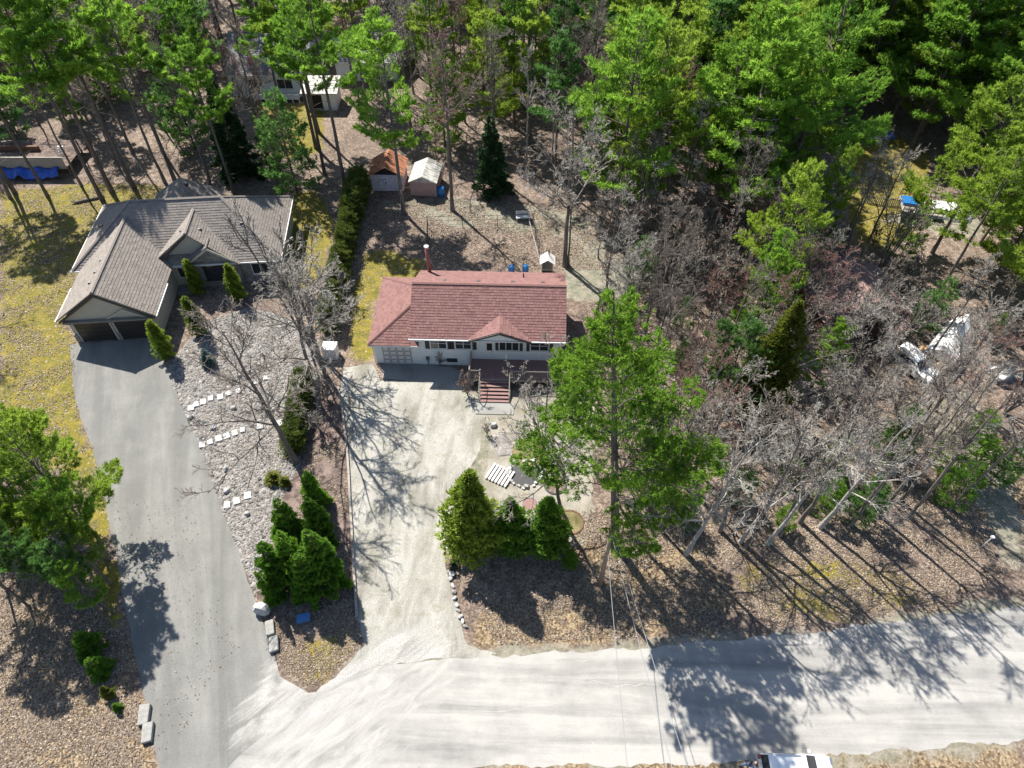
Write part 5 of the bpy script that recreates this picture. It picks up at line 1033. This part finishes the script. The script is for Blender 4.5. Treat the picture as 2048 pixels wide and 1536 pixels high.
# columnar cedars at the stone house
for i, (u, v, h) in enumerate(((337, 715, 4.3), (402, 668, 4.3), (400, 588, 4.0), (480, 600, 4.2))): tree('column', G(u, v), h, 'slim columnar cedar planted against the stone house', 'columnar cedars at the stone house', fol='cedar_green')
tree('spruce1', G(420, 730), 2.0, 'little blue spruce in the stone bed beside the stone house', fol='blue_spruce', wide=1.1)
# cedar hedge between the two lots
hp = [(724, 392), (718, 412), (711, 435), (704, 460), (699, 485), (694, 510), (688, 535), (682, 560), (677, 585), (672, 610), (667, 635), (662, 660), (612, 770), (607, 795), (602, 820), (597, 848), (593, 876), (590, 900)]
hp = [q_ for a_, b_ in zip(hp[:-1], hp[1:]) for q_ in ((a_, ((a_[0] + b_[0]) / 2, (a_[1] + b_[1]) / 2)) if abs(a_[1] - b_[1]) < 60 else (a_,))] + hp[-1:]
for i, p in enumerate(hp): tree('hedge%d' % (i % 2), G(*p), 3.4 if i < 6 else 2.7 + .3 * math.sin(i * 2.1) if i < 23 else 1.9, 'cedar of the long hedge between the two lots', 'hedge cedars between the lots', fol='hedge_green', wide=.85 if i < 23 else 1.15)
for i, p in enumerate(((672, 660), (655, 800), (640, 860), (690, 600))): tree('bush%d' % (i % 2), G(*p), 3.2, 'tangled bare shrub growing along the cedar hedge', 'bare shrubs along the hedge', wide=1.2)
# tall pines at the left, whose trunks show behind the stone house
for i, (u, v, h, key) in enumerate(((205, 400, 22, 'tall1'), (224, 384, 24, 'tall2'), (268, 376, 23, 'tall2'), (30, 386, 21, 'tall0'), (350, 362, 20, 'tall1'), (20, 395, 20, 'thin0'), (330, 365, 19, 'thin1'))):
    tree(key, G(u, v), h, 'tall bare-trunked pine at the wood edge behind the stone house' if key[0] == 'ta'[0] and 'tall' in key else 'tall bare leafless tree at the wood edge behind the stone house', 'wood edge behind the stone house', fol='pine_green' if 'tall' in key else None)

# ---------------------------------------------------------------- the woods, tree by tree
placed = [(o.location.x, o.location.y) for o in bpy.data.objects if o.parent is None and o.name.split('.')[0] in ('pine_tree', 'bare_tree', 'spruce_tree')]
# open ground that must stay open, in metres: x0, x1, y0, y1
def rect(px0, px1, z=0):
    a, b = G(*px0, z), G(*px1, z); return min(a.x, b.x), max(a.x, b.x), min(a.y, b.y), max(a.y, b.y)
OPEN = [(-42, -20.5, 40, 63), (-13, 6, 36, 62.5), (H3.location.x - 1, H3.location.x + 14, H3.location.y - 8, H3.location.y + 12), (H3b.location.x - 1, H3b.location.x + 9, H3b.location.y - 1, H3b.location.y + 9),
        (-17, -5.5, 58, 72), (xa - 2, xb + 1, fy_ - 1.5, fy_ + 6), (co.x - 7, co.x + .5, co.y - 1.5, co.y + 8), (bq.x - 3, bq.x + 3, bq.y - 4, bq.y + 3), rect((1700, 480), (1850, 300)), rect((1790, 450), (1930, 390))]
LAWN = gp([(1690, 300), (1790, 270), (1860, 300), (1850, 400), (1830, 480), (1720, 500), (1690, 420)])
SUNNY = gp([(735, 310), (885, 310), (910, 430), (735, 400)])
def is_open(x, y, m=0.0): return any(inpoly(np.array([x + .46 * q]), np.array([y - .64 * q]), SUNNY)[0] for q in (5, 9, 13)) or any(inpoly(np.array([x + .46 * q]), np.array([y - .64 * q]), LAWN)[0] for q in (8, 12, 16)) or any(a - m < x < b + m and c - m < y < d + m for a, b, c, d in OPEN)
def scatter(poly, spacing, seed, maxn=400):
    r0 = random.Random(seed); P = gp(poly) if isinstance(poly[0], tuple) else poly; xs_ = [p[0] for p in P]; ys_ = [p[1] for p in P]; out = []
    for _ in range(maxn * 25):
        x, y = r0.uniform(min(xs_), max(xs_)), r0.uniform(min(ys_), max(ys_))
        if not inpoly(np.array([x]), np.array([y]), P)[0] or is_open(x, y, .6): continue
        if all((x - a) ** 2 + (y - b) ** 2 > spacing ** 2 for a, b in placed): placed.append((x, y)); out.append((x, y))
        if len(out) >= maxn: break
    return out
WHERE = {'L': 'in the woods behind the stone house', 'C': 'in the woods behind the two sheds', 'R': 'in the pine stand right of the sheds', 'T': 'in the thicket right of the big pine', 'E': 'in the yard woods at the right edge'}
def plant(pts, zone, mix, seed):
    r0 = random.Random(seed)
    for x, y in pts:
        r_ = r0.random(); acc = 0
        for kind, pr_, hl, hh in mix:
            acc += pr_
            if r_ < acc: break
        h = r0.uniform(hl, hh); wz = WHERE[zone]; g = '%s %s' % ({'P': 'pines', 'D': 'dark pines', 'S': 'young pines', 'B': 'bare trees', 'K': 'red-budded trees', 'V': 'bare thicket clumps', 'U': 'bare shrubs', 'W': 'birches'}[kind], wz)
        size = 'towering ' if h > 20.5 else 'tall ' if h > 17 else 'medium ' if h > 13 else 'short ' if h > 6.5 else 'small '
        hue = {'pine_yellow': 'yellow-green', 'pine_green': 'bright green', 'pine_deep': 'bluish green', 'twig_grey': 'grey', 'twig_brown': 'brown', 'twig_red': 'red-budded'}
        if kind == 'P': f = r0.choice(('pine_yellow', 'pine_yellow', 'pine_green')); tree('pine%d' % r0.randint(0, 2), (x, y), h, size + hue[f] + ' full-crowned pine ' + wz, g, fol=f)
        elif kind == 'D': f = r0.choice(('pine_green', 'pine_deep', 'pine_yellow')); tree('tall%d' % r0.randint(0, 2), (x, y), h, size + hue[f] + ' slender high-crowned pine ' + wz, g, fol=f)
        elif kind == 'S': f = r0.choice(('pine_green', 'pine_deep')); tree('sapling', (x, y), h, size + hue[f] + ' young pine ' + wz, g, fol=f)
        elif kind in 'BK':
            f = 'twig_red' if kind == 'K' else r0.choice(('twig_grey', 'twig_brown')); ky = r0.choice(('bare0', 'bare1', 'bare2', 'bare3', 'thin0', 'thin1', 'thin2'))
            tree(ky, (x, y), h, size + ('slender ' if ky[0] == 't' else 'spreading ') + hue[f] + ' bare tree ' + wz, g, twig=f)
        elif kind == 'V': f = r0.choice(('twig_grey', 'twig_brown', 'twig_red')); tree('multi%d' % r0.randint(0, 1), (x, y), h, size + hue[f] + ' many-stemmed bare tree ' + wz, g, twig=f, wide=1.15)
        elif kind == 'W': tree(r0.choice(('thin0', 'thin2')), (x, y), h, size + 'white-barked birch ' + wz, g, bk='birch_bark')
        else: f = r0.choice(('twig_grey', 'twig_red')); tree('bush%d' % r0.randint(0, 1), (x, y), h, hue[f] + ' bare shrub ' + wz, g, twig=f)
XY = lambda *p: [list(q) for q in p]
# right: dense pines
plant(scatter(XY((10.5, 61.5), (27, 60), (33, 65), (60, 66), (85, 124), (18, 124)), 3.6, 1, 260), 'R', (('P', .68, 16, 23), ('D', .12, 18, 23), ('S', .06, 4, 8), ('B', .09, 12, 17), ('K', .05, 12, 16)), 1)
plant(scatter(XY((38, 46), (62, 46), (75, 66), (44, 66)), 4.2, 2, 50), 'E', (('P', .78, 12, 18), ('B', .14, 10, 13), ('D', .08, 14, 18)), 2)
# centre: bare, red-budded, some pines
plant(scatter(XY((-18, 70), (13, 68), (18, 124), (-26, 124)), 3.2, 3, 200), 'C', (('K', .24, 13, 18), ('B', .20, 13, 18), ('D', .25, 15, 20), ('S', .19, 5, 11), ('W', .04, 12, 15), ('P', .08, 14, 18)), 3)
# left: tall pines over bare trees
plant(scatter(XY((-62, 66), (-18, 66), (-26, 124), (-88, 124)), 3.5, 4, 240), 'L', (('D', .33, 16, 22), ('B', .25, 13, 18), ('S', .27, 5, 12), ('K', .09, 12, 17), ('W', .06, 12, 15)), 4)
# thicket between the bungalow and the woodland drive
plant(scatter(XY((8.5, 27), (14, 25.5), (30, 29), (40, 44), (38, 58), (14, 60), (8.5, 58)), 2.35, 5, 170), 'T', (('V', .34, 6, 10), ('B', .30, 9, 13), ('S', .12, 3, 6), ('K', .10, 8, 12), ('U', .14, 2, 3.5)), 5)
plant(scatter(XY((30, 29), (37, 27), (52, 40), (56, 50), (40, 46)), 3.0, 6, 50), 'E', (('B', .45, 9, 13), ('V', .25, 6, 9), ('S', .2, 3, 5), ('U', .1, 2, 3)), 6)

# ---------------------------------------------------------------- loose ground cover
def leaves(px_poly, n, seed, name, size=.075):
    n = int(n * 1.5)
    r0 = np.random.RandomState(seed); P = np.array(gp(px_poly)); pts = []
    while len(pts) < n:
        c = r0.uniform(P.min(0), P.max(0), (n, 2)); c = c[inpoly(c[:, 0], c[:, 1], [tuple(p) for p in P])]; dr_ = np.sin(c[:, 0] * 1.1 + 2 * np.sin(c[:, 1] * .7)) + np.sin(c[:, 1] * 1.6 + 1.5 * np.sin(c[:, 0] * .9)); c = c[r0.uniform(-1.6, 1.4, len(c)) < dr_] if n > 2000 else c; pts = c if len(pts) == 0 else np.concatenate([pts, c])
    c = pts[:n]; C3 = np.concatenate([c, r0.uniform(.018, .05, (n, 1))], 1); a = unit(np.concatenate([r0.randn(n, 2), r0.randn(n, 1) * .35], 1)); b = unit(np.cross(a, unit(np.concatenate([r0.randn(n, 2) * .4, np.ones((n, 1))], 1)))); s = (size * r0.uniform(.5, 1.3, n))[:, None]
    V = np.stack([C3 - a * s, C3 + b * s * .6, C3 + a * s, C3 - b * s * .6], 1).reshape(-1, 3); V[:, 2] = np.maximum(V[:, 2], .012)
    return struct(link(name, np_mesh(name, V, quads=np.arange(n * 4).reshape(-1, 4), mat='fallen_leaf')), 'stuff')
leaves([(0, 1150), (140, 1100), (250, 1290), (300, 1480), (320, 1560), (0, 1560)], 16000, 1, 'fallen_leaves')
leaves([(1150, 1020), (1500, 1040), (1900, 1010), (2048, 1120), (1900, 1220), (1500, 1260), (1000, 1290), (940, 1220), (1150, 1180)], 26000, 2, 'fallen_leaves')
leaves([(600, 900), (690, 880), (708, 1230), (560, 1200), (600, 1000)], 5000, 3, 'fallen_leaves', .065)
leaves([(0, 380), (330, 370), (330, 400), (150, 560), (150, 800), (190, 900), (0, 930)], 9000, 4, 'fallen_leaves')
leaves([(740, 395), (1200, 400), (1260, 540), (850, 540), (745, 480)], 14000, 5, 'fallen_leaves', .085)
leaves([(1260, 500), (1850, 560), (2048, 900), (1900, 1010), (1500, 1040), (1250, 960)], 26000, 6, 'fallen_leaves', .08)
leaves([(215, 1000), (380, 1000), (480, 1300), (320, 1536), (290, 1400)], 330, 7, 'fallen_leaves', .055)
leaves([(450, 660), (600, 660), (620, 760), (590, 920), (540, 1080), (470, 1000), (400, 830)], 2600, 9, 'fallen_leaves', .06)
leaves([(540, 1250), (700, 1200), (730, 1290), (620, 1380), (550, 1320)], 3000, 8, 'fallen_leaves', .06)
def sticks(px_poly, n, seed):
    r0 = np.random.RandomState(seed); P = np.array(gp(px_poly)); c = np.zeros((0, 2))
    while len(c) < n: q_ = r0.uniform(P.min(0), P.max(0), (n, 2)); c = np.concatenate([c, q_[inpoly(q_[:, 0], q_[:, 1], [tuple(p) for p in P])]])
    c = c[:n]; a = r0.uniform(0, 6.28, n); ln = r0.uniform(.25, 1.3, n); Q = np.zeros((n, 3, 3))
    for j in range(3): t = (j - 1) * .5 * ln; Q[:, j] = np.stack([c[:, 0] + np.cos(a) * t + r0.randn(n) * .05, c[:, 1] + np.sin(a) * t + r0.randn(n) * .05, np.full(n, .035)], -1)
    V, q_ = tubes(Q, np.repeat(r0.uniform(.008, .022, n)[:, None], 3, 1), 4); struct(link('fallen_twigs', np_mesh('fallen_twigs', V, quads=q_, smooth=True, mat='twig_brown')), 'stuff')
sticks([(1150, 1020), (1500, 1040), (1900, 1010), (2048, 1120), (1900, 1210), (1500, 1240), (1000, 1270), (960, 1220), (1150, 1180)], 1400, 1)
sticks([(0, 1150), (140, 1100), (230, 1290), (280, 1480), (300, 1560), (0, 1560)], 500, 2)
sticks([(740, 395), (1200, 400), (1260, 540), (850, 540), (745, 480)], 500, 3)
def stones(px_poly, n, seed):
    r0 = np.random.RandomState(seed); P = np.array(gp(px_poly)); c = np.zeros((0, 2))
    while len(c) < n:
        q_ = r0.uniform(P.min(0), P.max(0), (n, 2)); c = np.concatenate([c, q_[inpoly(q_[:, 0], q_[:, 1], [tuple(p) for p in P])]])
    c = c[:n]; base = np.array([(1, 0, 0), (.5, .8, 0), (-.5, .85, 0), (-1, 0, 0), (-.5, -.85, 0), (.5, -.8, 0), (.45, .3, .8), (-.4, .4, .85), (-.35, -.45, .8), (.4, -.4, .75)])
    f4 = np.array([(6, 7, 8, 9), (0, 1, 6, 9), (1, 2, 7, 6), (2, 3, 8, 7), (4, 5, 9, 8)]); f3 = np.array([(3, 4, 8), (5, 0, 9)])
    th = r0.uniform(0, 6.28, n); ca, sa = np.cos(th), np.sin(th); s = r0.uniform(.05, .14, n) * (1 + (r0.uniform(size=n) > .95) * .9); an = r0.uniform(.55, 1, n)
    B = base[None] * (1 + r0.randn(n, 10, 3) * .13); x = B[..., 0] * s[:, None]; y = B[..., 1] * (s * an)[:, None]; z = B[..., 2] * (s * .6)[:, None]
    V = np.stack([c[:, :1] + x * ca[:, None] - y * sa[:, None], c[:, 1:] + x * sa[:, None] + y * ca[:, None], .004 + np.abs(z)], -1).reshape(-1, 3); o = (np.arange(n) * 10)[:, None, None]
    return np_mesh('river_stones', V, quads=(f4[None] + o).reshape(-1, 4), tris=(f3[None] + o).reshape(-1, 3), mat='river_stone')
struct(link('river_stones', stones(bed_px, 17000, 3), bed), 'stuff')

# ---------------------------------------------------------------- person sitting at the open back of the car on the verge
def skin_mesh(name, pts, edges, mat, parent, sub=2):
    """one continuous skinned figure: pts = {key: (x, y, z, radius)}"""
    ks = list(pts); me = bpy.data.meshes.new(name); me.from_pydata([pts[k][:3] for k in ks], [(ks.index(a), ks.index(b)) for a, b in edges], []); me.update()
    o = link(name, me, parent); me.materials.append(MATS[mat]); o.modifiers.new('skin', 'SKIN')
    for i, k in enumerate(ks): sv = me.skin_vertices[0].data[i]; r_ = pts[k][3]; sv.radius = (r_, r_) if not isinstance(r_, tuple) else r_; sv.use_root = (i == 0)
    sb = o.modifiers.new('sub', 'SUBSURF'); sb.levels = sub; sb.render_levels = sub; return o
PE = thing('person', 'person in blue jeans sitting at the back of the white car on the verge', 'person', (13.62, 10.05, 0), R(6))
B = {'pelvis': (0, 0, .62, .13), 'waist': (.02, 0, .78, .115), 'chest': (.0, 0, 1.0, .13), 'neck': (-.02, 0, 1.17, .052), 'chin': (-.05, 0, 1.25, .075), 'head': (-.06, 0, 1.34, .088), 'crown': (-.05, 0, 1.42, .06),
     'shL': (-.01, .18, 1.09, .062), 'elL': (-.10, .25, .86, .045), 'wrL': (-.29, .13, .83, .032), 'haL': (-.35, .10, .84, .034), 'shR': (-.01, -.18, 1.09, .062), 'elR': (-.10, -.25, .86, .045), 'wrR': (-.29, -.13, .83, .032), 'haR': (-.35, -.10, .84, .034),
     'hiL': (-.03, .10, .60, .095), 'knL': (-.44, .16, .56, .065), 'anL': (-.50, .17, .11, .042), 'hiR': (-.03, -.10, .60, .095), 'knR': (-.42, -.14, .56, .065), 'anR': (-.47, -.16, .11, .042)}
ED = [('pelvis', 'waist'), ('waist', 'chest'), ('chest', 'neck'), ('neck', 'chin'), ('chin', 'head'), ('head', 'crown')] + [e for s_ in 'LR' for e in (('chest', 'sh' + s_), ('sh' + s_, 'el' + s_), ('el' + s_, 'wr' + s_), ('wr' + s_, 'ha' + s_), ('pelvis', 'hi' + s_), ('hi' + s_, 'kn' + s_), ('kn' + s_, 'an' + s_))]
for s_, sg in (('L', 1), ('R', -1)):
    for j in range(4):
        B['f%s%da' % (s_, j)] = (-.395, sg * (.115 - .02 * j), .845 - .004 * j, .009); B['f%s%db' % (s_, j)] = (-.43 + .006 * abs(j - 1), sg * (.10 - .018 * j), .825, .008); ED += [('ha' + s_, 'f%s%da' % (s_, j)), ('f%s%da' % (s_, j), 'f%s%db' % (s_, j))]
    B['t%sa' % s_] = (-.36, sg * .06, .87, .010); B['t%sb' % s_] = (-.40, sg * .045, .875, .009); ED += [('ha' + s_, 't%sa' % s_), ('t%sa' % s_, 't%sb' % s_)]
skin_mesh('body', B, ED, 'skin', PE)
sub_ = lambda keys, g: {k: (*B[k][:3], B[k][3] + g) for k in keys}
J = sub_(['pelvis', 'hiL', 'knL', 'anL', 'hiR', 'knR', 'anR'], .022); skin_mesh('jeans', J, [('pelvis', 'hiL'), ('hiL', 'knL'), ('knL', 'anL'), ('pelvis', 'hiR'), ('hiR', 'knR'), ('knR', 'anR')], 'denim', PE)
T_ = sub_(['waist', 'chest', 'shL', 'elL', 'wrL', 'shR', 'elR', 'wrR'], .022); T_['neckline'] = (-.01, 0, 1.13, .075); T_['hem'] = (.01, 0, .68, .15)
skin_mesh('jacket', T_, [('hem', 'waist'), ('waist', 'chest'), ('chest', 'neckline'), ('chest', 'shL'), ('shL', 'elL'), ('elL', 'wrL'), ('chest', 'shR'), ('shR', 'elR'), ('elR', 'wrR')], 'grey_cloth', PE)
skin_mesh('hair', {'a': (-.035, 0, 1.40, .09), 'b': (.005, 0, 1.33, .085), 'c': (.01, 0, 1.27, .06)}, [('a', 'b'), ('b', 'c')], 'brown_hair', PE)
for s_ in 'LR':
    a = B['an' + s_]; skin_mesh('shoe', {'h': (a[0] + .05, a[1], .055, .05), 'm': (a[0] - .06, a[1], .055, .052), 't': (a[0] - .19, a[1] * 1.08, .045, .042)}, [('h', 'm'), ('m', 't')], 'shoe', PE)
for sg in (1, -1): MB().rbox((-.145, sg * .034, 1.352), (.012, .024, .010)).obj('eye', 'dark_void', PE)
MB().tube([(-.15, 0, 1.345), (-.172, 0, 1.315)], [.010, .016], 6).obj('nose', 'skin', PE)
rc = thing('remote_control', 'small dark remote control held by the person behind the white car', 'remote', (13.62, 10.05, 0), R(6)); MB().rbox((-.43, 0, .875), (.11, .20, .04)).obj('case', 'dark_trim', rc)
for sg in (1, -1): MB().tube([(-.46, sg * .07, .89), (-.53, sg * .09, .99)], .008, 5).obj('aerial', 'dark_trim', rc)
